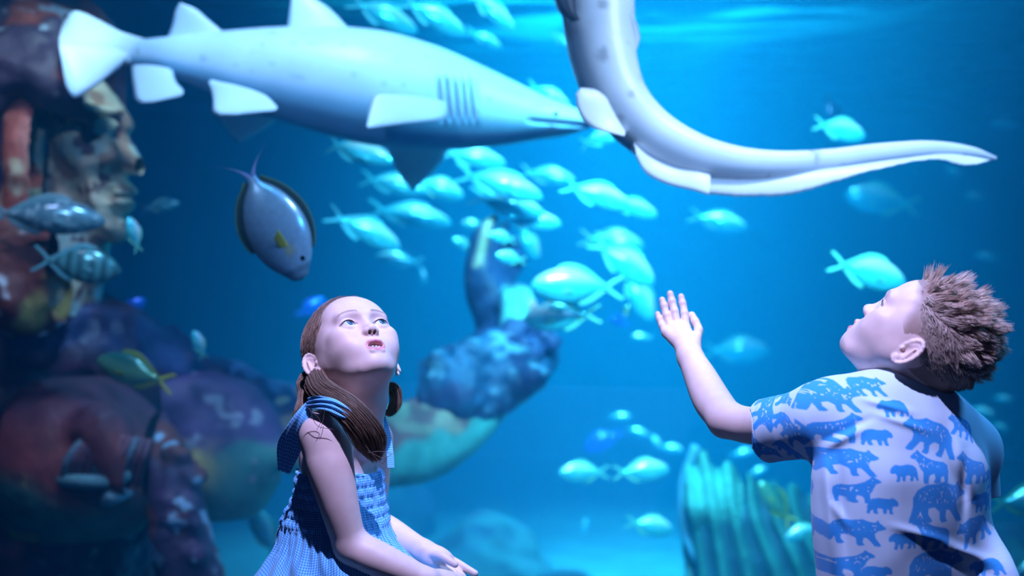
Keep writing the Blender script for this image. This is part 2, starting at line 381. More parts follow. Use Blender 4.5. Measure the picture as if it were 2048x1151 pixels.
plump = make_fish('sea_bream', .38, .20, (.85, .92, .94), (.08, .74, .84), (.16, .60, .45), .35, 0)  # pale back is likewise a highlight put into the colour
G1 = 'silver jacks schooling below and above the shark'; G2 = 'sea bream swimming in open water'; G3 = 'small fish far off in the haze'
FISH = [
 # proto, px, py, Y, length px, angle, yaw, label, group
 (jack, 768, 32, 6.4, 142, -21, 20, 'silver jack at top of tank, first of three in a row above the shark', G1),
 (jack, 868, 34, 6.5, 138, -24, 20, 'silver jack above the shark, middle one of the three in a row', G1),
 (jack, 984, 22, 6.6, 116, -38, 15, 'steeply diving silver jack at the top edge, last of the row of three', G1),
 (jackb, 972, 78, 7.4, 72, -25, 25, 'small pale jack just below the steeply diving jack at the top', G1),
 (jackb, 1100, 190, 6.2, 96, -28, 10, 'slim pale jack skimming over the top of the grey shark snout', G1),
 (jackb, 1206, 274, 6.3, 104, 12, -20, 'slim jack peeking out between shark snout and spotted tail, head up', G1),
 (jackb, 716, 302, 6.0, 156, -15, -15, 'bright silver jack left of the dark pectoral fin with bent tail', G1),
 (jack, 948, 315, 6.7, 132, -10, 15, 'silver jack right of the dark pectoral fin, just under the shark', G1),
 (jackb, 788, 368, 7.2, 140, -12, 0, 'blurred jack partly hidden by the tip of the dark pectoral fin', G1),
 (plump, 878, 376, 7.3, 104, -18, 15, 'pale jack right of the tip of the dark pectoral fin', G1),
 (jackb, 822, 430, 7.8, 166, -10, 10, 'long faint jack above the gap between girl and raised stone hand', G1),
 (jack, 730, 460, 6.4, 152, -24, 20, 'bright jack high above the girl forehead, lowest of the left jacks', G1),
 (jack, 797, 519, 8.6, 96, 172, 0, 'faint blue jack facing left above the girl', G1),
 (jack, 846, 552, 9.6, 32, 100, 0, 'tiny pale fish dot between girl head and stone forearm', G3),
 (jackb, 1002, 368, 6.1, 178, -16, 10, 'largest bright jack over the raised stone hand, upper of the stack', G1),
 (jack, 1098, 352, 8.2, 112, -10, 0, 'faint jack behind and above the bright backed jacks', G1),
 (jackb, 1020, 408, 6.3, 146, -14, 15, 'bright backed jack directly over the stone fingertips', G1),
 (jack, 1062, 440, 6.4, 124, -6, 10, 'flat bright jack at the right of the stone fingertips', G1),
 (plump, 1058, 482, 8.0, 76, -60, 20, 'blurred cyan fish hanging just right of the stone fingers', G1),
 (jack, 1196, 390, 5.9, 146, -16, 20, 'bright backed jack in clear water right of the school', G1),
 (jack, 1266, 414, 6.9, 108, -16, 20, 'blurred cyan jack ahead of the bright backed one, right of the school', G1),
 (plump, 946, 448, 7.6, 50, 175, 0, 'small cyan fish left of the stone fingertips', G1),
 (plump, 926, 487, 7.6, 48, 160, 20, 'small cyan fish left of the stone knuckles', G1),
 (plump, 1004, 474, 5.9, 54, 170, 30, 'little blue fish in front of the stone fingers', G1),
 (plump, 1020, 515, 5.9, 60, 170, 25, 'little cyan fish in front of the stone palm', G1),
 (plump, 1226, 484, 8.6, 128, -8, 0, 'faint cyan bream at the top of the cluster above the boy hand', G2),
 (plump, 1248, 524, 6.8, 150, -34, 15, 'bright cyan bream diving toward the boy hand', G2),
 (plump, 1276, 588, 7.6, 120, -60, 10, 'blurred cyan bream hanging nose down left of the boy fingers', G2),
 (plump, 1152, 572, 5.6, 184, 178, 15, 'large bright backed bream facing left beside the stone wrist', G2),
 (plump, 1122, 632, 5.7, 150, 184, -10, 'large cyan bream facing left just under the bright backed one', G2),
 (jack, 1284, 673, 8.6, 44, 178, 0, 'small cyan fish right beside the boy little finger', G3),
 (jack, 1438, 442, 9.6, 116, -12, 0, 'faint blue fish below the middle of the spotted tail', G3),
 (plump, 1762, 400, 11.5, 150, 170, 0, 'big faint blue fish shape below the end of the spotted tail', G3),
 (plump, 1681, 259, 6.6, 110, -12, 15, 'cyan bream just above the end of the spotted tail', G2),
 (plump, 1738, 545, 5.6, 166, -15, 15, 'cyan bream with raised tail nosing toward the boy forehead', G2),
 (plump, 1166, 944, 6.8, 100, 178, 20, 'cyan bream facing left low in the middle of the tank', G2),
 (plump, 1284, 941, 6.6, 112, 2, 15, 'cyan bream facing right beside its left facing neighbour', G2),
 (plump, 1300, 1050, 6.8, 96, -12, 20, 'cyan bream near the pale sand, lowest of the open water bream', G2),
 (jack, 1240, 832, 10.5, 44, 0, 0, 'faint fish dot, highest of the loose chain left of the green tail sculpture', G3),
 (jack, 1275, 862, 10.5, 46, -20, 0, 'faint fish dot, second from top of the chain left of the green tail sculpture', G3),
 (plump, 1310, 880, 9.5, 36, -60, 0, 'greenish fish dot, third of the chain left of the green tail sculpture', G3),
 (jack, 1342, 895, 10.2, 50, -10, 0, 'faint fish dot, lowest of the chain by the tip of the green tail sculpture', G3),
 (jack, 1484, 905, 10.5, 50, 10, 0, 'faint fish right above the green tail sculpture, below the boy elbow', G3),
 (jack, 1514, 942, 10.2, 42, 20, 0, 'small faint fish under the boy sleeve', G3),
 (jack, 1170, 1050, 10.5, 32, 80, 0, 'faint fish dot left of the lowest bream', G3),
 (jack, 1906, 342, 11, 40, -30, 0, 'faint fish speck below the tip of the spotted tail', G3),
 (jack, 1950, 392, 11, 40, 180, 0, 'faint greenish fish speck at right, below the tail tip', G3),
 (jack, 1975, 512, 11, 46, 170, 0, 'faint fish speck above the boy hair', G3),
 (jack, 2012, 246, 11, 60, 175, 0, 'faint fish smudge right of the tail tip near the frame edge', G3),
 (jack, 1962, 822, 9.5, 60, -14, 0, 'faint teal fish between boy hair and shoulder', G3),
 (jack, 2005, 796, 10.5, 44, -10, 0, 'faint fish below the boy hair at the frame edge', G3),
 (jack, 1998, 852, 10.5, 40, -20, 0, 'faint fish right of the boy shoulder, lower', G3),
 (plump, 1972, 888, 9.5, 44, 160, 0, 'faint round fish beside the boy right sleeve', G3),
 (plump, 2052, 1000, 5.4, 150, 4, 10, 'cyan fish leaving the frame at right, tail toward the boy sleeve', G2),
 (plump, 2050, 1142, 5.4, 90, 20, 10, 'pale fish at the bottom right corner of the frame', G2),
 (jack, 1128, 82, 7.8, 60, -35, 10, 'small pale fish beside the upper body of the hanging spotted shark', G1),
 (plump, 528, 1062, 6.5, 110, 115, 15, 'pale cyan fish behind the girl skirt', G2),
 (plump, 1475, 700, 12.5, 130, 0, 0, 'very faint large fish between the boy hand and face', G3),
 (plump, 1606, 1062, 6.2, 80, 200, 10, 'cyan fish passing in front of the green tail sculpture by the shirt', G2),
]
used = set()
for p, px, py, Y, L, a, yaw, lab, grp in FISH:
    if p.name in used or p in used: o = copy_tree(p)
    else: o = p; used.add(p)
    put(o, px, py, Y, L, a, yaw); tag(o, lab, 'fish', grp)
# one-offs
def solo(o, px, py, Y, L, a, yaw, lab, grp=None, roll=0):
    put(o, px, py, Y, L, a, yaw, roll); return tag(o, lab, 'fish', grp)
blue = make_fish('blue_tang', .42, .14, (.02, .12, .75), (.03, .2, .85), (.02, .15, .8), .3)
solo(blue, 1206, 880, 9.0, 84, 205, 0, 'blurred deep blue fish low in the middle of the tank', 'deep blue fish')
for x in ((1240, 642, 7.5, 40, 160, 'small deep blue fish below the yellow tailed bream'), (262, 618, 6.0, 66, 40, 'deep blue fish over the statue shoulder'), (622, 614, 7.5, 64, 30, 'deep blue fish just behind the girl hair')):
    solo(copy_tree(blue), x[0], x[1], x[2], x[3], x[4], 20, x[5], 'deep blue fish')
def yel(P, col):
    m = (P[..., 0:1] > .3)*sstep(.02, .035, .06-np.abs(P[..., 2:]+.0)) ; return col*(1-m)+np.array((.9, .75, .05))*m
gs = make_fish('snapper', .36, .17, (.03, .18, .16), (.14, .38, .24), (.20, .28, .05), .5, tailc=(.48, .48, .05), stripe=0)
solo(gs, 268, 742, 4.6, 168, 164, -15, 'green snapper with yellow tail in front of the statue chest')
gs2 = copy_tree(gs); solo(gs2, 1552, 1004, 6.4, 110, 128, 10, 'slim green and yellow fish nose up beside the green tail sculpture')
gs3 = copy_tree(gs); solo(gs3, 1254, 618, 6.6, 24, 70, 10, 'tiny yellow fish under the tail of the bright backed bream')
st = make_fish('striped_bream', .42, .18, (.08, .32, .34), (.12, .40, .42), (.10, .35, .40), .8, stripe=46, tail_h=.15)
solo(st, 156, 528, 4.7, 166, -8, 10, 'dark striped bream under the statue chin')
def grp_sp(P, col):
    n = vnoise(P.reshape(-1, 3), 26, 2).reshape(P.shape[:2])[..., None]; m = sstep(.55, .7, n); return col*(1-m)+np.array((.45, .70, .75))*m
gr = make_fish('spotted_grouper', .30, .22, (.10, .25, .32), (.16, .36, .42), (.14, .32, .36), .1, spots=grp_sp)
solo(gr, 92, 432, 4.7, 230, -3, 10, 'long spotted grouper crossing the statue neck')
sm = make_fish('small_wrasse', .30, .20, (.10, .35, .50), (.15, .45, .55), (.2, .45, .5), .2, tailc=(.1, .3, .5))
solo(sm, 322, 411, 6.0, 76, 10, 0, 'small blue wrasse with greenish nose in front of the statue mouth')
o = copy_tree(plump); solo(o, 268, 468, 4.7, 62, 105, 30, 'small bright cyan fish hanging at the statue chin')
o = copy_tree(plump); solo(o, 398, 688, 5.2, 56, 110, 20, 'small whitish fish above the statue far shoulder')
dk = make_fish('dark_surgeonfish', .42, .16, (.01, .03, .10), (.01, .04, .12), (.01, .03, .08), .4)
solo(dk, 1666, 222, 7.6, 66, -60, 20, 'dark fish right behind the bream over the spotted tail')
# surgeonfish, nose down
def sg(P, col):
    x = P[..., 0:1]; z = P[..., 2:]; s = np.abs(z)
    m = np.exp(-((x-.27)/.035)**2-((z-.015)/.022)**2)*(np.abs(P[..., 1:2]) > .01); col = col*(1-m)+np.array((.95, .72, .02))*np.clip(m*1.3, 0, 1)
    m2 = sstep(.395, .41, x)*.6; return col*(1-m2)+np.array((.12, .28, .35))*m2
def surgeon():
    root = empty('surgeonfish')
    xs = [-.30, -.26, -.18, -.05, .1, .25, .36, .44, .49, .5]
    hh = np.array([.03, .045, .115, .185, .215, .195, .145, .085, .035, .004]); hw = np.array([.012, .02, .04, .065, .08, .075, .06, .04, .02, .003])
    P = loft(xs, np.stack([0*hh, 0*hh], 1), hw, hh, 60, 32)
    z = P[..., 2:]/.215; col = np.array((.55, .82, 1.0))*(.85+.25*sstep(-.15, .15, P[..., 2:])); col = sg(P, col)
    m = MB(); m.grid(P, cv=True, col=col); m.build('body', M_silver, root)
    t = np.linspace(0, 1, 10); g = MB()
    for s in (1, -1):
        A = np.stack([-.28-.20*t**.8, 0*t, s*(.03+.17*t**1.5)], 1); B = np.stack([-.31-.165*t**1.4, 0*t, s*(.19*t**1.9)], 1)
        g.grid(fin_grid(A, B, .004), cv=True, col=(.38, .45, .80))
    g.build('tail_fin', M_fin, root)
    for s, nm in ((1, 'dorsal_fin'), (-1, 'anal_fin')):
        x = np.linspace(.34 if s > 0 else .2, -.27, 20); hb = interp(xs, hh, x[::-1])[::-1]
        A = np.stack([x, 0*x, s*hb*.93], 1); B = np.stack([x-.02, 0*x, s*(hb+.045*np.sin(PI*np.linspace(.08, .93, 20))**.4)], 1)
        d = MB(); d.grid(fin_grid(A, B, .005), cv=True, col=np.array((.04, .10, .10))); d.build(nm, M_fin, root)
        d = MB(); d.tube(B, .004, 5, col=(.30, .42, .12)); d.build('fin_edge', M_fin, root)
    for s in (1, -1):
        d = MB(); t = np.linspace(0, 1, 6); A = np.stack([.24-.13*t, s*(.075+.05*t), .02-.02*t], 1); B = np.stack([.23-.08*t, s*(.075+.03*t), -.05+0*t], 1)
        d.grid(fin_grid(A, B, .003), cv=True, col=(.85, .70, .08)); d.build('pectoral_fin', M_fin, root)
        d = MB(); t = np.linspace(0, PI, 8); ph = np.arange(12)/12*2*PI; r = .02
        d.grid(np.stack([.36+r*np.sin(t)[:, None]*np.cos(ph), s*.054+.4*r*np.cos(t)[:, None]+0*ph, .07+r*np.sin(t)[:, None]*np.sin(ph)], -1), cv=True); d.build('eye', M_eye, root)
    return root
solo(surgeon(), 541, 432, 3.5, 278, -64, 12, 'pale blue surgeonfish with yellow cheek patch diving nose down', roll=0)
# ------------------------------------------------------------------ sharks
M_shark = mat('shark_skin', (.5, .6, .66), .42, attr='col', mottle=.10, mscale=6, bump=.15, bscale=90, bdist=.002)
def sweep(cen, nrm, hw, hh, n, ring=36, depth=(0, 1, 0), belly=1.0, frac=None):
    """tube along a path in space: cen (k,3) control points, hh half height across the path, hw half width along depth"""
    k = np.arange(len(cen), dtype=float); t = np.linspace(0, k[-1], n)
    C = interp(k, np.asarray(cen, float), t); a = np.maximum(interp(k, hw, t), .001); b = np.maximum(interp(k, hh, t), .001)
    T = np.gradient(C, axis=0); T /= np.linalg.norm(T, axis=1, keepdims=True)
    D = np.array(depth, float); U = np.cross(D, T); U /= np.linalg.norm(U, axis=1, keepdims=True)
    if nrm is not None: U *= np.sign(np.sum(U*np.asarray(nrm), 1, keepdims=True)+1e-9)
    D2 = np.cross(T, U); D2 *= np.sign(D2@D)[:, None]
    th = np.arange(ring)/ring*2*PI
    P = C[:, None]+b[:, None, None]*np.sin(th)[None, :, None]*U[:, None]+a[:, None, None]*np.cos(th)[None, :, None]*D2[:, None]
    return P, t, th
Y1 = 4.7; S1 = Y1/FPX
def pt(px, py, dy=0, Y0=Y1): return np.array(at(px, py, Y0+dy))*1.0
# grey shark: top and belly outline in the picture, swimming right
outl = [(235, 88, 128, .05), (275, 80, 134, .03), (340, 72, 150, 0), (430, 62, 188, 0), (530, 54, 228, 0), (640, 52, 262, 0), (740, 60, 288, .0), (840, 86, 300, 0), (930, 122, 300, .0), (1010, 158, 292, 0), (1080, 190, 280, 0), (1130, 209, 272, 0), (1165, 224, 262, 0), (1188, 239, 249, 0)]
cen = [pt(x, (a+b)/2, d) for x, a, b, d in outl]; hh = np.array([(b-a)/2*S1 for x, a, b, d in outl]); hw = hh*np.array([.6, .6, .68, .74, .78, .8, .82, .84, .88, .95, 1.15, 1.4, 1.7, 2.0])
shark = empty('grey_shark', at(640, 180, Y1)); tag(shark, 'large grey shark gliding right with bright flank and dark far fins', 'shark')
P, t, th = sweep(cen, (0, 0, 1), hw, hh, 460, 96)
# gill furrows and mouth groove pressed into the flank facing the pane
px_ = P[..., 0]*FPX/Y1+1024; pz = 575.5-(P[..., 2]-CZ)*FPX/Y1
near = P[..., 1] < np.array([c[1] for c in cen]).mean()+.0
gill = np.zeros(P.shape[:2])
for gx in (885, 901, 917, 932, 946):
    d = np.abs(px_-gx-(pz-210)*.08); prof = np.exp(-(d/2.8)**2)*sstep(158, 185, pz)*(1-sstep(232, 256, pz)); P[..., 1] += .026*prof*near; gill = np.maximum(gill, prof*near)
    P[..., 1] -= .008*np.exp(-((px_-gx-8-(pz-210)*.08)/5)**2)*sstep(150, 168, pz)*(1-sstep(240, 262, pz))*near
d = np.abs(pz-(247+(px_-1060)*.06)); P[..., 1] += .02*np.exp(-(d/4)**2)*sstep(1045, 1070, px_)*near
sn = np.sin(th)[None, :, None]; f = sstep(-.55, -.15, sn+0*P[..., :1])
col = np.array((.22, .48, .70))*(1-f)+np.array((.52, .70, .84))*f  # shading of the underside painted in as a darker belly
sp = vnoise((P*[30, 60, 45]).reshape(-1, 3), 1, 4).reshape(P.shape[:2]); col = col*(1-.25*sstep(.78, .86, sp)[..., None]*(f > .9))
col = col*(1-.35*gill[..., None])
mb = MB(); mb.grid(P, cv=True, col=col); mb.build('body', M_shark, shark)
FC = np.array((.58, .74, .86))
def finpx(name, lead, trail, parent, Y0, th_=.012, col=FC, d0=0, d1=0, n=10):
    """fin from picture outline points: leading edge and trailing edge, root to tip, leaning d0..d1 in depth"""
    def crv(L):
        k = np.arange(len(L), dtype=float); tt = np.linspace(0, k[-1], n); Q = interp(k, np.array(L, float), tt)
        dd = np.linspace(d0, d1, n); return np.array([at(x, y, Y0+e) for (x, y), e in zip(Q, dd)])
    g = MB(); g.grid(fin_grid(crv(lead), crv(trail), th_, 9), cv=True, col=col); return g.build(name, M_shark, parent)
finpx('dorsal_fin', [(702, 62), (660, 18), (618, -8), (588, -18)], [(574, 66), (578, 30), (582, 0), (584, -17)], shark, Y1, .018, col=FC*.95, d0=0, d1=.02)
finpx('second_dorsal_fin', [(452, 68), (420, 42), (392, 18), (362, 6)], [(330, 84), (344, 50), (350, 22), (358, 8)], shark, Y1, .016, col=FC*.95, d1=-.02)
finpx('pelvic_fin', [(425, 160), (480, 172), (530, 190), (556, 216)], [(422, 172), (426, 200), (436, 230), (550, 222)], shark, Y1, .012, d0=-.12, d1=-.32)
finpx('pelvic_fin', [(560, 222), (545, 245), (510, 268), (482, 282)], [(436, 222), (446, 244), (462, 268), (478, 282)], shark, Y1, .012, d0=.08, d1=.30)
finpx('anal_fin', [(345, 140), (352, 165), (366, 180), (366, 188)], [(262, 132), (266, 170), (280, 206), (362, 192)], shark, Y1, .012, d0=-.03, d1=-.12)
finpx('pectoral_fin', [(893, 205), (890, 236), (815, 246), (738, 256)], [(752, 190), (740, 200), (736, 226), (733, 254)], shark, Y1, .012, d0=-.25, d1=-.36)
finpx('pectoral_fin', [(898, 285), (888, 315), (860, 348), (828, 380)], [(768, 275), (780, 312), (800, 352), (824, 380)], shark, Y1, .016, d0=.12, d1=.5, col=FC*.9)
# tail: upper lobe sweeping up and curling toward the pane, lower lobe down
g = MB(); n = 16
k = np.arange(5.); tt = np.linspace(0, 4, n)
A = interp(k, np.array([(290, 78), (240, 62), (190, 36), (150, 22), (128, 44)], float), tt); Bm = interp(k, np.array([(262, 128), (222, 122), (178, 96), (140, 86), (118, 84)], float), tt)
g.grid(fin_grid([at(x, y, Y1+.02+.10*i/n) for i, (x, y) in enumerate(A)], [at(x, y, Y1+.02-.02*i/n) for i, (x, y) in enumerate(Bm)], .014, 9), cv=True, col=FC)
A = interp(k, np.array([(262, 100), (205, 96), (160, 84), (130, 80), (118, 86)], float), tt)[::1]; Bm = interp(k, np.array([(240, 134), (205, 162), (166, 188), (146, 194), (132, 170)], float), tt)
g.grid(fin_grid([at(x, y, Y1+.02-.03*i/n) for i, (x, y) in enumerate(A)], [at(x, y, Y1+.02-.12*i/n) for i, (x, y) in enumerate(Bm)], .012, 9), cv=True, col=FC)
g.build('tail_fin', M_shark, shark)
g = MB(); t_ = np.linspace(0, PI, 8); ph = np.arange(12)/12*2*PI; c = at(1112, 228, Y1-.105); r = .009
g.grid(np.stack([c.x+r*np.sin(t_)[:, None]*np.cos(ph), c.y+r*.6*np.cos(t_)[:, None]+0*ph, c.z+r*np.sin(t_)[:, None]*np.sin(ph)], -1), cv=True); g.build('eye', M_eye, shark)
# spotted shark seen from behind and below, long ribbon tail to the right
Y2 = 3.55; S2 = Y2/FPX
zc = [(1186, -150, 82, .34), (1190, -60, 80, .2), (1196, 20, 76, .12), (1206, 110, 68, .06), (1236, 196, 60, 0), (1296, 262, 53, -.02), (1380, 306, 44, -.03), (1470, 324, 33, -.02), (1560, 328, 27, 0), (1660, 320, 23, .03), (1760, 306, 20, .06), (1860, 297, 16, .09), (1940, 302, 10, .11), (1992, 316, 3, .12)]
cen2 = [np.array(at(x, y, Y2+d)) for x, y, r, d in zc]; hh2 = np.array([r*S2 for x, y, r, d in zc]); hw2 = hh2*np.array([.9, .9, .9, .9, .9, .85, .8, .75, .7, .6, .5, .45, .4, .5])
zs = empty('zebra_shark', at(1300, 240, Y2)); tag(zs, 'pale spotted zebra shark climbing out of view with long ribbon tail trailing right', 'shark')
P, t, th = sweep(cen2, None, hw2, hh2, 220, 48)
U = P-P.mean(1, keepdims=True)
n_ = vnoise((P*30).reshape(-1, 3), 1, 7).reshape(P.shape[:2]); n2_ = vnoise((P*12).reshape(-1, 3), 1, 9).reshape(P.shape[:2])
spots = sstep(.70, .80, n_)*sstep(.35, .5, n2_)
back = sstep(-.1, .35, np.sin(th))[None, :]
col = np.array((.82, .86, .93))[None, None]*np.ones(P.shape); col *= (1-.42*spots)[..., None]
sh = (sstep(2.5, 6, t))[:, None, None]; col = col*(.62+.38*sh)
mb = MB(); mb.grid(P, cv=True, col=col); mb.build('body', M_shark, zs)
# lateral ridge
def ridge(L, d, r, name, par, Y0, col=(.60, .64, .72)):
    k = np.arange(len(L), dtype=float); q = interp(k, np.array(L, float), np.linspace(0, k[-1], 60)); g = MB(); g.tube([at(x, y, Y0+d) for x, y in q], r*np.sin(np.linspace(.15, PI-.1, 60))**.5, 6, col=col); return g.build(name, M_shark, par)
WC = np.array((.80, .80, .84))
# lower tail lobe: long scalloped membrane below the tail
top = np.array([(1395, 338), (1480, 350), (1580, 346), (1680, 334), (1780, 320), (1880, 308), (1940, 312), (1985, 320)], float)
bot = np.array([(1412, 386), (1480, 392), (1580, 388), (1660, 366), (1740, 342), (1860, 318), (1930, 330), (1975, 322)], float)
tt = np.linspace(0, 7, 70); A = interp(np.arange(8.), top, tt); B = interp(np.arange(8.), bot, tt); B[:, 1] += 2.4*((tt*4.3) % 1)-1
g = MB(); g.grid(fin_grid([at(x, y, Y2-.025+.014*i/10) for i, (x, y) in enumerate(A)], [at(x, y, Y2-.05+.014*i/10) for i, (x, y) in enumerate(B)], .006, 9), cv=True, col=WC); g.build('tail_fin', M_shark, zs)
top = np.array([(1264, 284), (1300, 312), (1350, 334), (1395, 342), (1420, 350)], float); bot = np.array([(1272, 312), (1292, 346), (1335, 368), (1385, 380), (1418, 390)], float)
tt = np.linspace(0, 4, 24); A = interp(np.arange(5.), top, tt); B = interp(np.arange(5.), bot, tt)
g = MB(); g.grid(fin_grid([at(x, y, Y2-.055) for x, y in A], [at(x, y, Y2-.085) for x, y in B], .008, 9), cv=True, col=WC); g.build('anal_fin', M_shark, zs)
top = np.array([(1160, 176), (1190, 180), (1212, 196), (1232, 226), (1250, 262)], float); bot = np.array([(1153, 190), (1154, 215), (1166, 240), (1196, 260), (1248, 272)], float)
A = interp(np.arange(5.), top, tt); B = interp(np.arange(5.), bot, tt)
g = MB(); g.grid(fin_grid([at(x, y, Y2-.06) for x, y in A], [at(x, y, Y2-.10) for x, y in B], .008, 9), cv=True, col=WC); g.build('pelvic_fin', M_shark, zs)
top = np.array([(1255, 20), (1262, 50), (1266, 80), (1268, 105)], float); bot = np.array([(1262, 30), (1276, 52), (1281, 76), (1272, 102)], float)
g = MB(); g.grid(fin_grid([at(x, y, Y2+.06) for x, y in top], [at(x, y, Y2+.05) for x, y in bot], .008, 9), cv=True, col=WC); g.build('pelvic_fin', M_shark, zs)
for pts in ([(1112, -40), (1108, -5), (1116, 20), (1128, 38)], [(1130, -40), (1128, 0), (1130, 30), (1138, 44)]):
    b2 = [(x+22, y-4) for x, y in pts]
    g = MB(); g.grid(fin_grid([at(x, y, Y2+.02) for x, y in pts], [at(x, y, Y2-.02) for x, y in b2], .01, 9), cv=True, col=WC*.6); g.build('barbel', M_shark, zs)
# ------------------------------------------------------------------ sunken giant statue
def paint_nodes(name, rough=.6, wet=.5):
    m = mat(name, rough=rough, attr='col', mottle=.35, mscale=9, bump=.6, bscale=22, bdist=.012); return m
M_stone = paint_nodes('weathered_painted_stone')
def pq(px, py, Y): return np.array(at(px, py, Y))
def R_(px, Y): return px*Y/FPX
statue = empty('sunken_statue', tuple(at(150, 1151, 5.6)-Vector((0, 0, .75))))
tag(statue, 'giant encrusted statue of a helmeted woman raising one hand, paint flaking', 'statue')
BROWN = np.array((.30, .07, .05)); PURP = np.array((.075, .035, .09)); DARKP = np.array((.035, .02, .05)); GREEN = np.array((.08, .36, .30)); YEL = np.array((.60, .50, .14)); SKIN = np.array((.66, .60, .40)); WHITE = np.array((.75, .82, .85)); TEAL = np.array((.12, .42, .45)); NAVY = np.array((.03, .05, .16))
def mixc(a, b, m): m = np.asarray(m)[:, None]; return a*(1-m)+b*m
def blotch(V, sc_, seed, lo, hi): return sstep(lo, hi, .6*vnoise(V, sc_, seed)+.3*vnoise(V, sc_*2.3, seed+1)+.1*vnoise(V, sc_*5, seed+2))
def rough_post(a, sc_, seed): return lambda P, d: np.where(np.abs(d) < .12, d-a*(vnoise(P, sc_, seed)-.5)-a*.5*(vnoise(P, sc_*2.4, seed+5)-.5), d)
def sdf_obj(name, S, lo, hi, h, colf, m, parent):
    V, F = surface(S, lo, hi, h); return link(name, mesh_np(name, V, F, {'col': colf(V)}), m, parent)
Yh = 5.15
# face and neck: a profile with a rounded, shaped flank
PROF = [(100, 150), (170, 145), (205, 160), (228, 188), (246, 214), (262, 240), (266, 254), (256, 270), (260, 284), (274, 306), (292, 328), (300, 338), (297, 346), (280, 350), (256, 348), (250, 354), (258, 364), (270, 376), (273, 385), (264, 391), (248, 394), (262, 400), (268, 410), (262, 420), (247, 428), (246, 436), (256, 448), (258, 464), (250, 478), (236, 485), (212, 478), (186, 448), (162, 400), (146, 362), (118, 330), (100, 300), (88, 240)]
def poly_sd(x, y, poly):
    P_ = np.array(poly, float); d = np.full(len(x), 1e9); ins = np.zeros(len(x), bool); n = len(P_)
    for i in range(n):
        a0, b0 = P_[i], P_[(i+1) % n]; e0, e1 = b0-a0; t = np.clip(((x-a0[0])*e0+(y-a0[1])*e1)/(e0*e0+e1*e1), 0, 1); d = np.minimum(d, np.hypot(x-a0[0]-t*e0, y-a0[1]-t*e1))
        if e1: ins ^= ((a0[1] > y) != (b0[1] > y)) & (x < e0*(y-a0[1])/e1+a0[0])
    return np.where(ins, -d, d)
u = Yh/FPX
hf = lambda px, py, dy=0: pq(px, py, Yh+dy)
def face_fn(P):
    x = P[:, 0]/u+1024; y = 575.5-(P[:, 2]-CZ)/u; sd = poly_sd(x, y, PROF)*u
    w_ = .030+.17*(1-np.exp(np.minimum(sd, 0)/.075)); q = np.abs(P[:, 1]-Yh)-w_
    return np.where((sd > 0) & (q > 0), np.hypot(sd, q), np.maximum(sd, q*.75))
S = SDF(reach=.12)
S._add(face_fn, np.array([hf(80, 0)[0], Yh-.25, hf(0, 490)[2]]), np.array([hf(305, 0)[0], Yh+.25, hf(0, 140)[2]]), .02, '+', WORLD)
S.cap(hf(238, 226, -.095), hf(176, 216, -.17), .020, .014, .03)        # brow
S.cap(hf(236, 240, -.10), hf(182, 240, -.165), .022, .020, .018, '-')    # socket under the brow
S.ell(hf(208, 250, -.125), (.046, .030, .024), .006)               # eyeball
S.chain([hf(236, 250, -.105), hf(212, 238, -.155), hf(180, 250, -.172)], [.006, .009, .006], .006)   # upper lid
S.ell(hf(186, 300, -.15), (.09, .035, .06), .06)                    # cheekbone
S.ell(hf(264, 338, -.045), (.034, .026, .022), .012); S.ell(hf(276, 348, -.030), (.014, .012, .008), .004, '-')
S.chain([hf(266, 392, -.03), hf(236, 392, -.09), hf(206, 385, -.13)], [.010, .010, .004], .006, '-')   # mouth
S.chain([hf(264, 381, -.03), hf(238, 382, -.085), hf(214, 382, -.12)], [.014, .013, .005], .014); S.chain([hf(262, 403, -.03), hf(238, 403, -.085), hf(216, 394, -.12)], [.014, .013, .005], .014)
S.chain([hf(252, 350, -.06), hf(226, 368, -.115), hf(210, 392, -.14)], [.007, .008, .005], .014, '-')
S.cap(hf(120, 420, .1), hf(60, 620, .1), .20, .25, .08)          # neck
S.post.append(rough_post(.008, 14, 3))
def colf(V):
    c = mixc(SKIN, np.array((.30, .12, .07)), blotch(V, 9, 11, .52, .62)*.8); c = mixc(c, np.array((.35, .62, .60)), blotch(V, 6, 21, .5, .66)*.8)
    c = mixc(c, np.array((.12, .05, .05)), blotch(V, 16, 31, .62, .70)); return c
sdf_obj('face', S, hf(-90, 640, -.5), hf(330, 120, .5)+[0, .02, 0], .0085, colf, M_stone, statue)
# hair curtains and helmet
S = SDF(reach=.12)
S.chain([hf(60, 200, -.20), hf(58, 300, -.26), hf(48, 400, -.26), hf(10, 470, -.2)], [.08, .085, .085, .09], .04)
S.post.append(rough_post(.02, 10, 7))
sdf_obj('cheek_panel', S, hf(-60, 540, -.55), hf(140, 120, .2), .010, lambda V: mixc(mixc(SKIN*.8, TEAL*.8, blotch(V, 5, 3, .45, .6)), BROWN, blotch(V, 8, 8, .55, .65)), M_stone, statue)
S = SDF(reach=.14)
def arc(cx, cy, rx, ry, a0, a1, n, dy, r):
    return [pq(cx+rx*math.cos(math.radians(a)), cy-ry*math.sin(math.radians(a)), Yh+dy) for a in np.linspace(a0, a1, n)], [r]*n
for cx, cy, rx, ry, a0, a1, dy, r in ((60, 260, 165, 190, 25, 130, -.1, .10), (60, 260, 195, 225, 22, 120, .08, .11), (60, 260, 130, 150, 30, 150, -.24, .10), (40, 250, 90, 110, 40, 150, -.30, .09), (70, 235, 150, 120, 0, 90, -.22, .055)):
    S.chain(*arc(cx, cy, rx, ry, a0, a1, 9, dy, r), .05)
S.ell(hf(20, 110, .1), (.36, .34, .26), .08)
rs = random.Random(4)
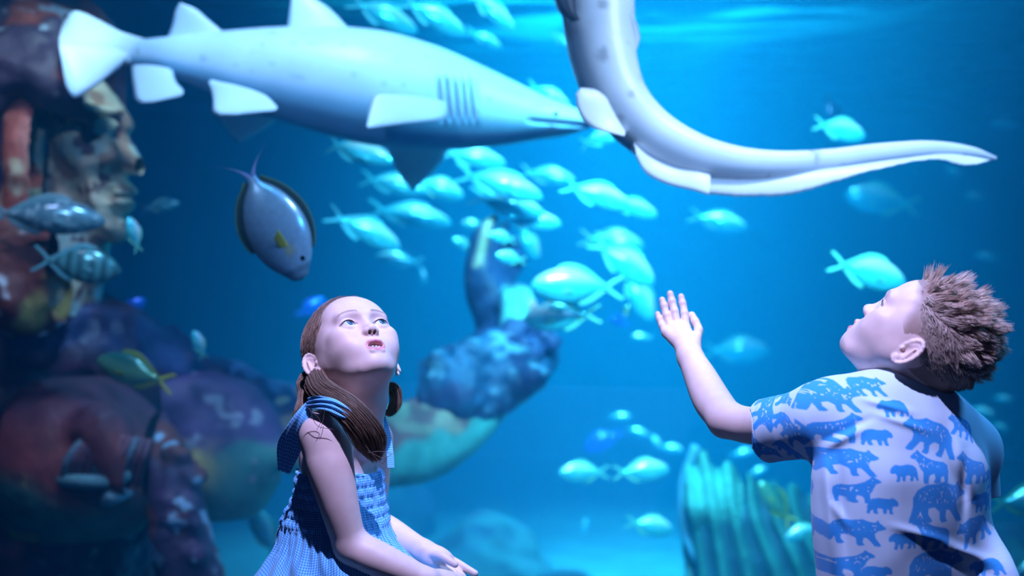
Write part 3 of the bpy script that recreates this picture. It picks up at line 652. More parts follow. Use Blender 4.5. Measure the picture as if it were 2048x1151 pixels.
for i in range(60):
    a = rs.uniform(20, 150); r = rs.uniform(.75, 1.15); S.ell(pq(60+165*r*math.cos(math.radians(a)), 260-190*r*math.sin(math.radians(a)), Yh-.18+rs.uniform(-.08, .1)), rs.uniform(.02, .05), .02)
S.post.append(rough_post(.035, 9, 13))
dark_enc = lambda V: mixc(mixc(mixc(DARKP, BROWN*.8, blotch(V, 5, 1, .45, .6)), np.array((.28, .36, .44)), blotch(V, 13, 41, .66, .72)), YEL*.6, blotch(V, 10, 61, .70, .76))
sdf_obj('helmet', S, hf(-120, 330, -.6), hf(285, -40, .6)+[0, .1, .1], .012, dark_enc, M_stone, statue)
# curls below the helmet and collar
S = SDF(reach=.14)
for x, y, dy, r in ((20, 500, -.3, .12), (70, 540, -.3, .10), (10, 580, -.3, .14), (60, 600, -.25, .12), (110, 590, -.15, .08), (0, 460, -.3, .09), (95, 500, -.3, .06)):
    S.ell(hf(x, y, dy), r, .05)
S.post.append(rough_post(.04, 8, 17))
sdf_obj('hair_curls', S, hf(-100, 680, -.6), hf(190, 400, .2), .012, lambda V: mixc(mixc(BROWN*.6, YEL*.55, blotch(V, 6, 5, .5, .62)), WHITE, blotch(V, 14, 9, .66, .72)), M_stone, statue)
# torso, shoulder tiers
Yb = 5.45; ub = Yb/FPX
tf = lambda px, py, dy=0: pq(px, py, Yb+dy)
S = SDF(reach=.16)
S.ell(tf(40, 720, .15), (.62, .40, .22), .10)
S.chain([tf(-60, 640, -.2), tf(90, 655, -.25), tf(210, 668, -.15), tf(330, 700, .05)], [.13, .12, .12, .10], .05)
S.chain([tf(-60, 700, -.26), tf(90, 706, -.30), tf(220, 715, -.22), tf(350, 740, .0)], [.075, .08, .08, .08], .03)
S.cap(tf(-60, 772, -.26), tf(380, 768, -.02), .055, .05, .02)
S.cap(tf(60, 800, .15), tf(120, 1400, .25), .50, .46, .1)
S.post.append(rough_post(.045, 7, 23)); S.post.append(rough_post(.02, 18, 25))
def ct(V):
    c = mixc(DARKP, np.array((.12, .04, .09)), blotch(V, 5, 2, .42, .6)); c = mixc(c, np.array((.25, .30, .38)), blotch(V, 12, 14, .66, .73)); return mixc(c, NAVY, blotch(V, 3, 19, .55, .65))
sdf_obj('torso', S, tf(-140, 1400, -.7), tf(470, 590, .75), .014, ct, M_stone, statue)
# breasts
S = SDF(reach=.14); S.ell(tf(150, 925, -.30), (178*ub, .34, 172*ub), .02)
S.cap(tf(205, 860, -.58), tf(240, 960, -.66), .10, .05, .06)
S.post.append(rough_post(.012, 9, 33))
def cb(V):
    z = (V[:, 2]-tf(0, 925)[2])/(172*ub); x = (V[:, 0]-tf(150, 0)[0])/(178*ub)
    c = mixc(GREEN*.55, np.array((.26, .05, .05)), sstep(-.35, .1, z+.5*(vnoise(V, 6, 3)-.5)+.25*x)); c = mixc(c, YEL*.8, blotch(V, 7, 77, .52, .62)*(1-sstep(-.1, .2, z))*(x < .1)); return mixc(c, DARKP, sstep(.35, .8, z)*.7)
sdf_obj('chest_plate', S, tf(-60, 1120, -.8), tf(350, 740, .1), .012, cb, M_stone, statue)
S = SDF(reach=.14); S.ell(tf(438, 925, .10), (126*ub, .30, 132*ub), .02); S.cap(tf(450, 900, .05), tf(556, 905, .0), .19, .06, .10)
S.chain([tf(320, 800, -.05), tf(420, 800, .02), tf(500, 830, .06), tf(556, 890, .05)], [.10, .12, .09, .04], .06)
S.post.append(rough_post(.014, 9, 35))
def cb2(V):
    z = (V[:, 2]-tf(0, 900)[2])/(130*ub); px = V[:, 0]*FPX/Yb+1024
    c = mixc(GREEN*.7, np.array((.09, .05, .16)), sstep(.0, .25, z+.35*(vnoise(V, 7, 3)-.5))); c = mixc(c, YEL, np.exp(-((px-400)/52)**2-((z+.12)/.45)**2)*blotch(V, 12, 8, .2, .6)*1.3*(z < .25)); return mixc(c, np.array((.26, .30, .40)), blotch(V, 13, 99, .68, .74))
sdf_obj('chest_plate', S, tf(270, 1085, -.5), tf(600, 740, .6), .011, cb2, M_stone, statue)
# shell on the near breast: fan of ribs, a ledge and a pearl
sh = empty('chest_shell', tuple(tf(200, 930, -.66))); sh.parent = statue; sh.matrix_parent_inverse = Matrix.Translation(statue.location).inverted()
def child_mesh(o, par): o.parent = par; o.matrix_parent_inverse = (Matrix.Translation(statue.location).inverted() if par is statue else Matrix.Translation(sh.location).inverted()); return o
g = MB()
for i in range(11):
    x0 = 118+i*15; q = [tf(x0+8, 968-4*math.sin(i), -.62), tf(x0+20, 915, -.665), tf(x0+52-2*i, 868+2*abs(i-5), -.64)]
    g.tube(interp(np.arange(3.), np.array(q), np.linspace(0, 2, 10)), .017-.0006*i, 7, col=(.20, .08, .11) if i % 4 else (.14, .20, .26))
child_mesh(g.build('shell_rib', M_stone, None), sh)
g = MB(); g.tube(interp(np.arange(4.), np.array([tf(112, 958, -.60), tf(160, 962, -.67), tf(230, 960, -.67), tf(262, 940, -.62)]), np.linspace(0, 3, 20)), .024, 8, col=(.18, .40, .45)); child_mesh(g.build('shell_lip', M_stone, None), sh)
g = MB(); g.tube(interp(np.arange(3.), np.array([tf(206, 1008, -.62), tf(228, 990, -.66), tf(262, 985, -.60)]), np.linspace(0, 2, 14)), .03*np.sin(np.linspace(.4, 2.8, 14)), 10, col=(.35, .60, .66)); child_mesh(g.build('pearl', M_stone, None), sh)
# hanging locks between the breasts
S = SDF(reach=.12); S.chain([tf(300, 840, -.15), tf(335, 930, -.28), tf(350, 1020, -.30), tf(370, 1130, -.28), tf(400, 1260, -.25)], [.06, .09, .11, .12, .12], .04)
for i in range(26): S.ell(tf(318+rs.uniform(0, 75), 900+i*11, -.36+rs.uniform(-.03, .05)), rs.uniform(.025, .05), .02)
S.post.append(rough_post(.03, 14, 41))
sdf_obj('hair_lock', S, tf(260, 1290, -.6), tf(470, 790, .1), .011, lambda V: mixc(mixc(BROWN*.7, PURP, blotch(V, 7, 5, .45, .6)), np.array((.35, .55, .75)), blotch(V, 14, 9, .64, .70)), M_stone, statue)
# far arm reaching back to the raised hand
af = pq
S = SDF(reach=.16)
S.chain([af(300, 760, 5.7), af(420, 790, 5.9), af(540, 830, 6.0)], [.17, .16, .16], .05)
for i in range(70):
    t_ = rs.uniform(0, 1); S.ell(af(330+260*t_+rs.uniform(-10, 10), 722+95*t_+rs.uniform(-12, 55), 5.65+.3*t_+rs.uniform(-.05, .05)), rs.uniform(.03, .065), .02)
S.post.append(rough_post(.04, 9, 51))
sdf_obj('shoulder_guard', S, af(200, 960, 5.2), af(640, 660, 6.4), .013, lambda V: mixc(mixc(NAVY, PURP, blotch(V, 5, 5, .5, .6)), np.array((.12, .22, .45)), blotch(V, 10, 9, .62, .70)*.7), M_stone, statue)
S = SDF(reach=.16); S.chain([af(540, 850, 6.0), af(680, 880, 6.05), af(800, 892, 6.1), af(905, 845, 6.2), af(980, 780, 6.3)], [.17, .185, .185, .16, .13], .06)
S.post.append(rough_post(.012, 8, 53))
def ca(V):
    px = V[:, 0]*FPX/V[:, 1]+1024; py = 575.5-(V[:, 2]-CZ)*FPX/V[:, 1]
    c0 = 892-.55*np.maximum(px-800, 0); m = sstep(-8, 14, py-(c0+18)+60*(vnoise(V, 9, 3)-.5))
    c = mixc(np.array((.42, .16, .16)), np.array((.12, .62, .55)), m); return mixc(c, np.array((.60, .55, .38)), blotch(V, 9, 7, .5, .6)*(1-m)*.8)
sdf_obj('upper_arm', S, af(480, 1010, 5.5), af(1060, 700, 6.7), .012, ca, M_stone, statue)
S = SDF(reach=.16); S.chain([af(900, 790, 6.2), af(985, 745, 6.3), af(1060, 700, 6.35)], [.19, .19, .13], .05)
for i in range(90):
    t_ = rs.uniform(-.05, 1.05); a = rs.uniform(0, 2*PI); S.ell(af(895+170*t_+62*math.cos(a)*.6, 800-95*t_+78*math.sin(a)*(1-.3*t_), 6.12+.1*t_), rs.uniform(.025, .06), .02)
S.post.append(rough_post(.05, 10, 55))
sdf_obj('arm_cuff', S, af(820, 880, 5.7), af(1130, 610, 6.8), .012, lambda V: mixc(mixc(NAVY*.9, np.array((.02, .10, .22)), blotch(V, 5, 5, .5, .6)), np.array((.12, .30, .45)), blotch(V, 12, 9, .64, .70)), M_stone, statue)
S = SDF(reach=.16); Yg = 6.35
S.chain([af(985, 740, Yg), af(988, 660, Yg), af(978, 600, Yg), af(966, 540, Yg)], [.10, .085, .095, .085], .05)     # wrist and heel of the hand
S.chain([af(960, 560, Yg), af(958, 500, Yg-.03), af(968, 462, Yg-.06), af(990, 436, Yg-.04)], [.06, .05, .036, .024], .03)
S.chain([af(978, 560, Yg), af(985, 505, Yg+.02), af(1000, 470, Yg), af(1012, 452, Yg)], [.055, .042, .034, .024], .02)
S.chain([af(985, 575, Yg), af(1010, 520, Yg+.06), af(1028, 492, Yg+.06), af(1018, 478, Yg+.0)], [.05, .04, .032, .024], .02)
S.chain([af(990, 585, Yg), af(1025, 540, Yg+.10), af(1040, 520, Yg+.08), af(1030, 512, Yg+.02)], [.045, .035, .028, .02], .02)
S.chain([af(990, 650, Yg), af(1020, 610, Yg-.08), af(1040, 590, Yg-.1), af(1058, 612, Yg-.12)], [.07, .06, .05, .03], .03)   # thumb
S.chain([af(1000, 720, Yg-.05), af(1030, 660, Yg-.1), af(1040, 620, Yg-.1)], [.09, .085, .06], .04)
S.post.append(rough_post(.012, 12, 57))
def ch(V):
    px = V[:, 0]*FPX/V[:, 1]+1024; py = 575.5-(V[:, 2]-CZ)*FPX/V[:, 1]
    c = mixc(np.array((.02, .05, .14)), np.array((.15, .55, .55)), sstep(996, 1012, px+0*py)*sstep(560, 590, py)); c = mixc(c, np.array((.5, .25, .25)), blotch(V, 8, 3, .5, .62)*sstep(1010, 1030, px)*(py < 640)*(py > 560)); c = mixc(c, np.array((.55, .5, .3)), np.exp(-((px-958-.25*(520-py))/9)**2)*(py < 560)*blotch(V, 9, 6, .3, .5)); return c
sdf_obj('raised_hand', S, af(880, 790, 5.8), af(1110, 400, 6.8), .010, ch, M_stone, statue)
# ------------------------------------------------------------------ green ribbed tail sculpture
Yt = 7.0; tf2 = lambda px, py, dy=0: pq(px, py, Yt+dy)
tail = empty('tail_fin_sculpture', tuple(tf2(1480, 1151)-np.array([0, 0, .6]))); tag(tail, 'green ribbed stone tail fin rising behind the boy sleeve', 'sculpture')
M_tail = paint_nodes('green_stone')
S = SDF(reach=.16)
ut = Yt/FPX
S.cap(tf2(1400, 905), tf2(1400, 1010, -.05), .03, .10, .04); S.ell(tf2(1425, 1000), (55*ut, .12, 62*ut), .04); S.ell(tf2(1455, 1080, .05), (85*ut, .16, 150*ut), .08)
S.ell(tf2(1560, 1130, .05), (120*ut, .18, 165*ut), .08); S.ell(tf2(1520, 1200, .1), (160*ut, .25, 120*ut), .05); S.cap(tf2(1450, 960), tf2(1468, 1010), .05, .07, .03)
S.ell(tf2(1478, 975, .0), (20*ut, .08, 34*ut), .02, '-')
def ribp(P, d):
    px = P[:, 0]*FPX/P[:, 1]; py = (P[:, 2]-CZ)*FPX/P[:, 1]
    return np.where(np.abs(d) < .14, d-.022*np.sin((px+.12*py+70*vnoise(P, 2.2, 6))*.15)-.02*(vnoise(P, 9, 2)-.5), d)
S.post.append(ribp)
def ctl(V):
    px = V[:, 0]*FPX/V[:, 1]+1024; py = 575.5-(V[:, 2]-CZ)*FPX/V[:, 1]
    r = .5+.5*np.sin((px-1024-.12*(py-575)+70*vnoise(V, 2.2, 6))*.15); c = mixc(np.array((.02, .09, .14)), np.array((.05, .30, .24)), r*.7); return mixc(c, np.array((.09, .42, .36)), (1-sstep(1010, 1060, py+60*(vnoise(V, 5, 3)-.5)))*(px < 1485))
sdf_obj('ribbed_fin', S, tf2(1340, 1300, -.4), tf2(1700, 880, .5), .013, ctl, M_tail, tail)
g = MB(); q = np.array([tf2(1392, 890), tf2(1368, 960), tf2(1366, 1040), tf2(1384, 1100), tf2(1425, 1160), tf2(1460, 1220)]); g.tube(interp(np.arange(6.), q, np.linspace(0, 5, 40)), .024, 8, col=(.10, .38, .55)); g.build('fin_rim', M_tail, tail)
# rocks on the sand
M_rock = mat('dark_reef_rock', (.03, .07, .13), .9, attr='col', mottle=.4, mscale=3)
for i, (px, py, Y, rx, rz, lab) in enumerate(((970, 1150, 9.6, .42, .36, 'dark blue reef rock low behind the girl hands'), (1140, 1290, 8.4, .30, .22, 'lower reef rock between the girl hands and the pale sand'), (720, 1180, 11.8, .50, .5, 'reef rock mostly hidden behind the girl'), (2020, 1230, 8.2, .6, .4, 'dim reef rock low at the right behind the boy'))):
    S = SDF(reach=.2); c = pq(px, py, Y); S.ell(c, (rx, .5, rz), .05); S.ell(c+[rx*.5, .1, -rz*.5], (rx*.8, .5, rz*.8), .1); S.cap(c, (c[0], c[1], -1.0), rx*.8, rx*1.2, .1); S.post.append(rough_post(.18, 3, 60+i)); S.post.append(rough_post(.06, 9, 80+i))
    V, F = surface(S, c-[rx*2.2, .9, c[2]+1.05], c+[rx*2.2, .9, rz+.3], .03)
    o = link('reef_rock', mesh_np('reef_rock', V, F, {'col': mixc(np.array((.01, .03, .07)), np.array((.02, .07, .09)), blotch(V, 4, i, .4, .6))}), M_rock); tag(o, lab, 'rock')
# ------------------------------------------------------------------ people
def skin_mat(name, base, spec=.35):
    m = mat(name, base, .48, attr='col', spec=spec, sss=.18, sss_r=(.6, .25, .18), mottle=.05, mscale=60, bump=.12, bscale=900, bdist=.0004); return m
M_skin = skin_mat('child_skin', (.8, .6, .5))
M_teeth = mat('tooth_enamel', (.85, .82, .75), .2)
SK = np.array((.80, .60, .54)); LIP = np.array((.72, .21, .25))
CRC = np.array((0, .012, .030)); CRR = np.array((.0705, .088, .079))
def add_head(S, fr, open_=1., boy=False):
    e = lambda c, r, k=.01, mode='+', rot=None: S.ell(c, r, k, mode, fr, rot)
    c = lambda a, b, ra, rb=None, k=.01, mode='+': S.cap(a, b, ra, rb, k, mode, fr)
    e(CRC, CRR, .01)
    e((0, -.030, -.030), (.055, .050, .058), .03)
    e((0, -.048, .032), (.054, .034, .042), .025)           # forehead
    for s in (1, -1): e((s*.054, -.016, -.008), (.0145, .034, .036), .02)
    for s in (1, -1):
        c((s*.050, .0, -.030), (s*.020, -.056, -.079), .0125, .013, .025)        # jaw line
        e((s*.035, -.051, -.031), (.022, .026, .024), .02)                    # cheek
        e((s*.042, -.058, -.010), (.014, .014, .010), .02)                    # cheekbone
        c((s*.012, -.0815, .020), (s*.038, -.074, .019), .006, .006, .016)       # brow
    e((0, -.068, -.080), (.018, .015, .014), .02)           # chin
    e((0, -.066, -.053), (.026, .020, .020), .02)            # muzzle
    c((0, -.076, .006), (0, -.0865, -.016), .0060, .0068, .016)           # nose bridge
    e((0, -.0915, -.0220), (.0078, .0074, .0070), .008)        # nose tip
    for s in (1, -1):
        e((s*.0088, -.0868, -.0250), (.0054, .0066, .0050), .006)
        e((s*.0305, -.0880, .002), (.0175, .010, .0120), .014, '-')        # socket
        e((s*.0300, -.0690, .001), (.0140, .0140, .0138), .004)            # lids over the ball
        e((s*.0300, -.0850, .0010), (.0122, .0165, .0062), .0012, '-')        # opening
        e((s*.0046, -.0905, -.0292), (.0026, .0046, .0032), .0015, '-')        # nostril
    # lips
    zu, zl = -.0462+.0008*open_, -.0600-.0050*open_
    pts = [(-.0185, -.0765, -.0535), (-.0085, -.0855, zu-.001), (0, -.0868, zu-.0020), (.0085, -.0855, zu-.001), (.0185, -.0765, -.0535)]
    for i in range(4): c(pts[i], pts[i+1], .0026 if i in (0,) else .0040, .0040 if i < 3 else .0026, .003)
    pts = [(-.0175, -.0755, -.0555), (-.008, -.0835, zl), (.008, -.0835, zl), (.0175, -.0755, -.0555)]
    for i in range(3): c(pts[i], pts[i+1], (.0028, .0050, .0050)[i], (.0050, .0050, .0028)[i], .003)
    if open_: e((0, -.084, -.0545), (.0135, .019, .0020+.0034*open_), .0015, '-')
    c((0, -.0865, -.034), (0, -.0865, -.042), .0018, .0022, .003, '-')       # philtrum
    # ears
    for s in (1, -1):
        E = Frame(fr.wld((s*(.0720 if boy else .0755), .012, -.012)), *[fr.R@np.array(v, float) for v in ear_axes(s, boy)], fr.s)
        S.ell((0, 0, 0), (.0150, .0042, .0260), .004, '+', E)
        ring = [(.0145*math.cos(a)*(1 if math.cos(a) > 0 else .9), .0025+.001*math.cos(a), .026*math.sin(a)-.001) for a in np.linspace(-1.9, 3.4, 15)]
        for i in range(14): S.cap(ring[i], ring[i+1], .0030, .0030, .0018, '+', E)
        S.ell((-.003, .0055, -.003), (.0070, .0052, .0120), .002, '-', E)
        S.ell((.002, .0048, .009), (.0060, .0030, .0080), .002, '-', E)
        S.cap((.006, .003, -.012), (.003, .0045, .010), .0022, .0018, .002, '+', E)
        S.ell((-.0095, .0035, -.006), (.0032, .0035, .0040), .002, '+', E)
        S.ell((-.003, .002, -.0225), (.0065, .0040, .0065), .003, '+', E)
def ear_axes(s, boy=False):
    """local ear frame: x back along the head, y out of the head, z up"""
    z = np.array((s*.06, .20, .97)); z /= np.linalg.norm(z); y = np.array((s*.93, -.30, -.05)) if boy else np.array((s*.76, -.64, -.05)); y -= z*(y@z); y /= np.linalg.norm(y); x = np.cross(y, z)
    if x[1] < 0: x = -x
    return x, y, z
def head_paint(V, fr, brow=np.array((.28, .17, .12))):
    L = fr.loc(V); c = np.broadcast_to(SK, V.shape).copy(); front = L[:, 1] < -.06
    x = np.abs(L[:, 0]); z = L[:, 2]
    zc = np.where(z > -.0543, -.0474-.0060*(x/.018)**2, -.0648+.0090*(x/.018)**2)
    lip = front*(x < .0195)*(1-sstep(.0024, np.where(z > -.0543, .0046, .0038), np.abs(z-zc)))*(1-sstep(.0165, .0190, x)); c = mixc(c, LIP, np.clip(lip, 0, 1)*.85)
    inside = (L[:, 1] > -.0745)*(L[:, 1] < -.055)*(x < .018)*(np.abs(z+.0545) < .008); c = mixc(c, np.array((.25, .06, .07)), inside*1.)
    zb = .0195+.0045*(1-((x-.028)/.018)**2); br = front*(1-sstep(.0016, .0034, np.abs(z-zb)))*sstep(.010, .015, x)*(1-sstep(.043, .049, x)); c = mixc(c, brow, br*.75)
    ck = np.exp(-((x-.038)/.017)**2-((z+.028)/.017)**2)*front; c = mixc(c, np.array((.85, .45, .42)), ck*.28)
    lash = front*(1-sstep(.0010, .0022, np.abs(np.sqrt(((x-.030)/.0120)**2+((z-.0015)/.0052)**2)-1.10)*.006))*(z > .0005); c = mixc(c, np.array((.10, .06, .06)), lash*.75)
    no = ((x-.0046)/.0030)**2+((z+.0282)/.0028)**2 < 1; c = mixc(c, np.array((.12, .04, .04)), (no & (L[:, 1] < -.080) & (L[:, 1] > -.0935))*.9)
    return c
def eyes(fr, parent, gaze, iris=(.06, .12, .22)):
    for s in (1, -1):
        c = np.array((s*.0300, -.0690, .001)); g = np.array(gaze, float); g /= np.linalg.norm(g); r = .0127
        a = np.cross(g, (0, 0, 1.)); a /= np.linalg.norm(a); b = np.cross(a, g)
        th = np.concatenate([[0.001], np.linspace(.06, .62, 14), np.linspace(.7, PI-.01, 10)]); ph = np.arange(28)/28*2*PI
        P = c+r*(np.cos(th)[:, None, None]*g+np.sin(th)[:, None, None]*(np.cos(ph)[None, :, None]*a+np.sin(ph)[None, :, None]*b))
        col = np.zeros((len(th), 28, 3)); t = th[:, None, None]
        col[:] = (.80, .80, .82); col = np.where(t < .52, np.array(iris)*(1.1-.6*(t > .44)), col); col = np.where(t < .26, np.array((.005, .005, .008)), col)
        W = np.array([[fr.wld(p) for p in row] for row in P]); mb = MB(); mb.grid(W, cv=True, col=col); mb.build('eye', M_eyeball, parent)
        aa = np.linspace(-.12, PI+.12, 20); e_ = [(c[0]+.0126*math.cos(a), 0, .0010+.0068*math.sin(a)) for a in aa]; e_ = [fr.wld((x, c[1]-math.sqrt(max(1e-6, .0142**2-(x-c[0])**2-(z-c[2])**2))-.0004, z)) for x, y, z in e_]
        mb = MB(); mb.tube(e_, .0007*np.sin(np.linspace(.35, PI-.35, 20)), 6); mb.build('eyelashes', M_lash, parent)
M_lash = mat('dark_lash', (.03, .02, .02), .6)
M_eyeball = mat('eyeball', (.8, .8, .8), .06, attr='col', coat=1, spec=.8)
def hand(S, wrist, palm_end, normal, scale, fingers, thumb, k=.004):
    """palm slab from wrist to knuckles; fingers: list of joint chains; normal is the back of the hand"""
    w = np.array(wrist, float); p = np.array(palm_end, float); y = (p-w); L = np.linalg.norm(y); y /= L; n = np.array(normal, float); n -= y*(n@y); n /= np.linalg.norm(n); x = np.cross(y, n)
    F = Frame(w, x, y, n, 1.)
    return F
FR = .0068
# ================================================================== girl
GYd = 2.5
g_ = lambda px, py, dy=0.: np.array(at(px, py, GYd+dy))
HG = frame_fu(at(706, 707, GYd), (.346, -.642, .684), (-.341, .594, .729), 1.0)
girl = empty('person', (at(670, 1151, GYd).x, GYd, .43)); tag(girl, 'girl in blue checked sundress sitting and gazing up with parted lips', 'person')
S = SDF(reach=.03)
add_head(S, HG, 1.0)
hw_ = HG.wld
S.chain([hw_((0, .030, -.035)), hw_((0, .028, -.075)), g_(702, 820, 0), g_(694, 868, .0)], [.048, .043, .040, .052], .02)
S.chain([hw_((0, -.020, -.062)), g_(738, 810, -.01), g_(726, 868, -.01)], [.030, .024, .034], .03)
S.cap(hw_((-.03, .02, -.05)), g_(724, 868, -.03), .012, .010, .02)
TF = Frame(g_(680, 950), (.30, .954, 0), (-.954, .30, 0), (0, 0, 1))      # y toward the back
S.ell((0, 0, -.03), (.092, .066, .125), .03, fr=TF); S.ell((0, .006, .045), (.082, .055, .055), .03, fr=TF)
S.chain([g_(690, 862, -.03), g_(662, 866, -.085), g_(653, 872, -.11)], [.036, .040, .043], .025)
S.chain([g_(715, 862, .03), g_(732, 866, .085), g_(740, 880, .105)], [.036, .038, .040], .025)
S.cap(g_(700, 876, -.03), g_(745, 884, -.05), .020, .022, .02)
S.chain([g_(653, 872, -.11), g_(660, 930, -.125), g_(676, 1000, -.13), g_(692, 1060, -.125), g_(703, 1092, -.12)], [.0425, .0400, .0335, .0295, .0290], .015, sub=16)
S.chain([g_(703, 1092, -.12), g_(745, 1112, -.13), g_(800, 1136, -.135), g_(852, 1158, -.135)], [.0290, .030, .0255, .0190], .012, sub=16)
S.chain([g_(740, 880, .105), g_(742, 960, .12), g_(735, 1042, .12)], [.038, .034, .03], .015)
S.chain([g_(735, 1042, .12), g_(775, 1064, .08), g_(815, 1086, .045), g_(848, 1102, .02)], [.030, .030, .025, .020], .012)
# far hand, palm down across the lap, index finger reaching out
S.chain([g_(848, 1102, .02), g_(868, 1112, .015)], [.019, .020], .01)
S.ell(g_(878, 1118, .010), (.026, .020, .019), .012)
for pts, r in (([(893, 1114, .02), (915, 1126, .01), (934, 1137, 0), (950, 1146, -.005)], .0075), ([(890, 1124, .012), (908, 1138, .0), (922, 1150, -.01), (930, 1160, -.012)], .0078), ([(885, 1130, .002), (900, 1146, -.01), (910, 1160, -.02)], .0076), ([(878, 1134, -.006), (890, 1150, -.02), (896, 1164, -.03)], .0068), ([(866, 1108, -.004), (884, 1112, -.020), (900, 1122, -.026), (910, 1128, -.028)], .0075)):
    S.chain([g_(*p) for p in pts], [r, r*1.02, r*.92, r*.80][:len(pts)], .004)
# near hand lying over it
S.chain([g_(852, 1158, -.135), g_(876, 1160, -.11)], [.019, .019], .01); S.ell(g_(888, 1160, -.10), (.026, .026, .017), .01)
for j, (x, y, d) in enumerate(((904, 1156, -.075), (907, 1158, -.09), (906, 1162, -.105), (902, 1166, -.12))):
    S.chain([g_(x-6, y-2, d), g_(x+14, y-2+2*j, d+.012), g_(x+26, y+10, d+.02), g_(x+30, y+20, d+.02)], [.0080, .0080, .0072, .0062], .004)
S.chain([g_(872, 1158, -.085), g_(892, 1150, -.065), g_(912, 1152, -.055)], [.0095, .0085, .0070], .005)
lo = np.array([g_(575, 570)[0], 2.30, g_(0, 1200)[2]]); hi = np.array([g_(965, 0)[0], 2.68, g_(0, 575)[2]])
V, F = surface(S, lo, hi, .00145)
cg = head_paint(V, HG)
# nails
Sl = SDF(reach=.03)       # legs, seated, below the frame
for s in (-1, 1):
    d = s*.055; Sl.chain([g_(668, 1190, d), g_(780, 1225, d), g_(880, 1270, d)], [.060, .052, .042], .02); Sl.chain([g_(880, 1270, d), g_(915, 1400, d), g_(905, 1560, d)], [.042, .038, .026], .02); Sl.chain([g_(905, 1585, d), g_(950, 1600, d), g_(985, 1605, d)], [.028, .024, .018], .02)
Sl.ell(g_(665, 1150), (.085, .10, .10), .03)
Vl, Fl = surface(Sl, np.array([-.42, 2.34, .08]), np.array([.02, 2.68, .62]), .005)
body = link('body', mesh_np('body', np.concatenate([V, Vl]), np.concatenate([F, Fl+len(V)]), {'col': np.concatenate([cg, np.broadcast_to(SK, Vl.shape)])}), M_skin, girl)
gz = (.16, -.97, .16)
eyes(HG, girl, gz)
mb = MB()
for i, x in enumerate((-.0085, -.003, .003, .0085)):
    t = np.linspace(0, 1, 5); P = [hw_((x+.0026*math.cos(a)*q, -.0745-.0015*math.cos((x)*90), -.0492-.0045*v+0*q)) for v in (0,) for a in (0,) for q in (0,)]
    mb.tube([hw_((x, -.0790+.12*abs(x), -.0490)), hw_((x, -.0792+.12*abs(x), -.0515)), hw_((x, -.0790+.12*abs(x), -.0540))], [.0030, .0033, .0026], 8)
mb.build('teeth', M_teeth, girl)
mb = MB(); p = hw_((.074, .006, -.040)); mb.tube([p, p+np.array((.001, -.002, -.004)), p+np.array((.001, -.002, -.009))], [.0025, .0045, .003], 10); mb.build('earring', mat('pearl', (.95, .85, .8), .15), girl)
# hair ------------------------------------------------------------
def hair_mat(name, rough=.42):
    m = mat(name, rough=rough, attr='col', spec=.5, mottle=.15, mscale=120); m.node_tree.nodes['Principled BSDF'].inputs['Anisotropic'].default_value = .4; return m
M_hair = hair_mat('fine_hair')
def scalp_pt(d, off=0.):
    """point on the skull in direction d from its centre, local head frame"""
    d = np.asarray(d, float); d = d/np.linalg.norm(d); r = 1/np.linalg.norm(d/CRR); return CRC+d*(r+off)
def strands(name, paths, rads, cols, m, parent, k=3):
    """paths (n,m,3): one mesh of fine tapered tubes"""
    P = np.asarray(paths); n, mm = P.shape[:2]; T = np.gradient(P, axis=1); T /= np.linalg.norm(T, axis=2, keepdims=True)+1e-9
    A = np.cross(T, np.array((.31, .17, .93))); A /= np.linalg.norm(A, axis=2, keepdims=True)+1e-9; B = np.cross(T, A)
    th = np.arange(k)/k*2*PI; R = np.asarray(rads)[:, None]*np.array([1]*(mm-2)+[.7, .12])[None, :] if np.ndim(rads) == 1 else np.asarray(rads)
    Q = P[:, :, None]+R[:, :, None, None]*(np.cos(th)[None, None, :, None]*A[:, :, None]+np.sin(th)[None, None, :, None]*B[:, :, None])
    idx = np.arange(n*mm*k).reshape(n, mm, k); i2 = np.roll(idx, -1, axis=2)
    F = np.stack([idx[:, :-1], i2[:, :-1], i2[:, 1:], idx[:, 1:]], -1).reshape(-1, 4)
    C = np.broadcast_to(np.asarray(cols)[:, None, None] if np.ndim(cols) == 2 else np.asarray(cols)[:, :, None], Q.shape).reshape(-1, 3)
    return link(name, mesh_np(name, Q.reshape(-1, 3), F, {'col': C}), m, parent)
rng = np.random.default_rng(5)
def in_hair_girl(L):
    x, y, z = np.abs(L[:, 0]), L[:, 1], L[:, 2]
    line = np.where(z > .03, -.058+1.9*np.maximum(0, .064-z)-.0*x, -.030+.35*np.maximum(0, .03-z)+.5*np.maximum(0, .03-z))
    line = np.where(z > .078, -.2, line)+.007*(vnoise(L, 160, 2)-.5)+.006*(vnoise(L, 60, 4)-.5)
    return (y-line)
S = SDF(HG, reach=.03); S.ell(CRC, CRR+.0035, .01); S.cap((0, .030, -.03), (0, .030, -.055), .050, .042, .02); 
S.post.append(lambda P, d: np.maximum(d, -in_hair_girl(HG.loc(P))*.7))
S.post.append(lambda P, d: np.maximum(d, -(HG.loc(P)[:, 2]+.055)))
S.post.append(lambda P, d: d+.0012*np.sin(900*np.arctan2(HG.loc(P)[:, 0], HG.loc(P)[:, 2]+.06)*.07))
V, F = surface(S, hw_((0, 0, .02))-.13, hw_((0, 0, .02))+.13, .0018)
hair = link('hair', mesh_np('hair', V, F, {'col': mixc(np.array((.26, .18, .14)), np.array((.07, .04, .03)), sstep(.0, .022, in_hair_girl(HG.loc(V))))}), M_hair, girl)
HB = np.array((.28, .18, .13))
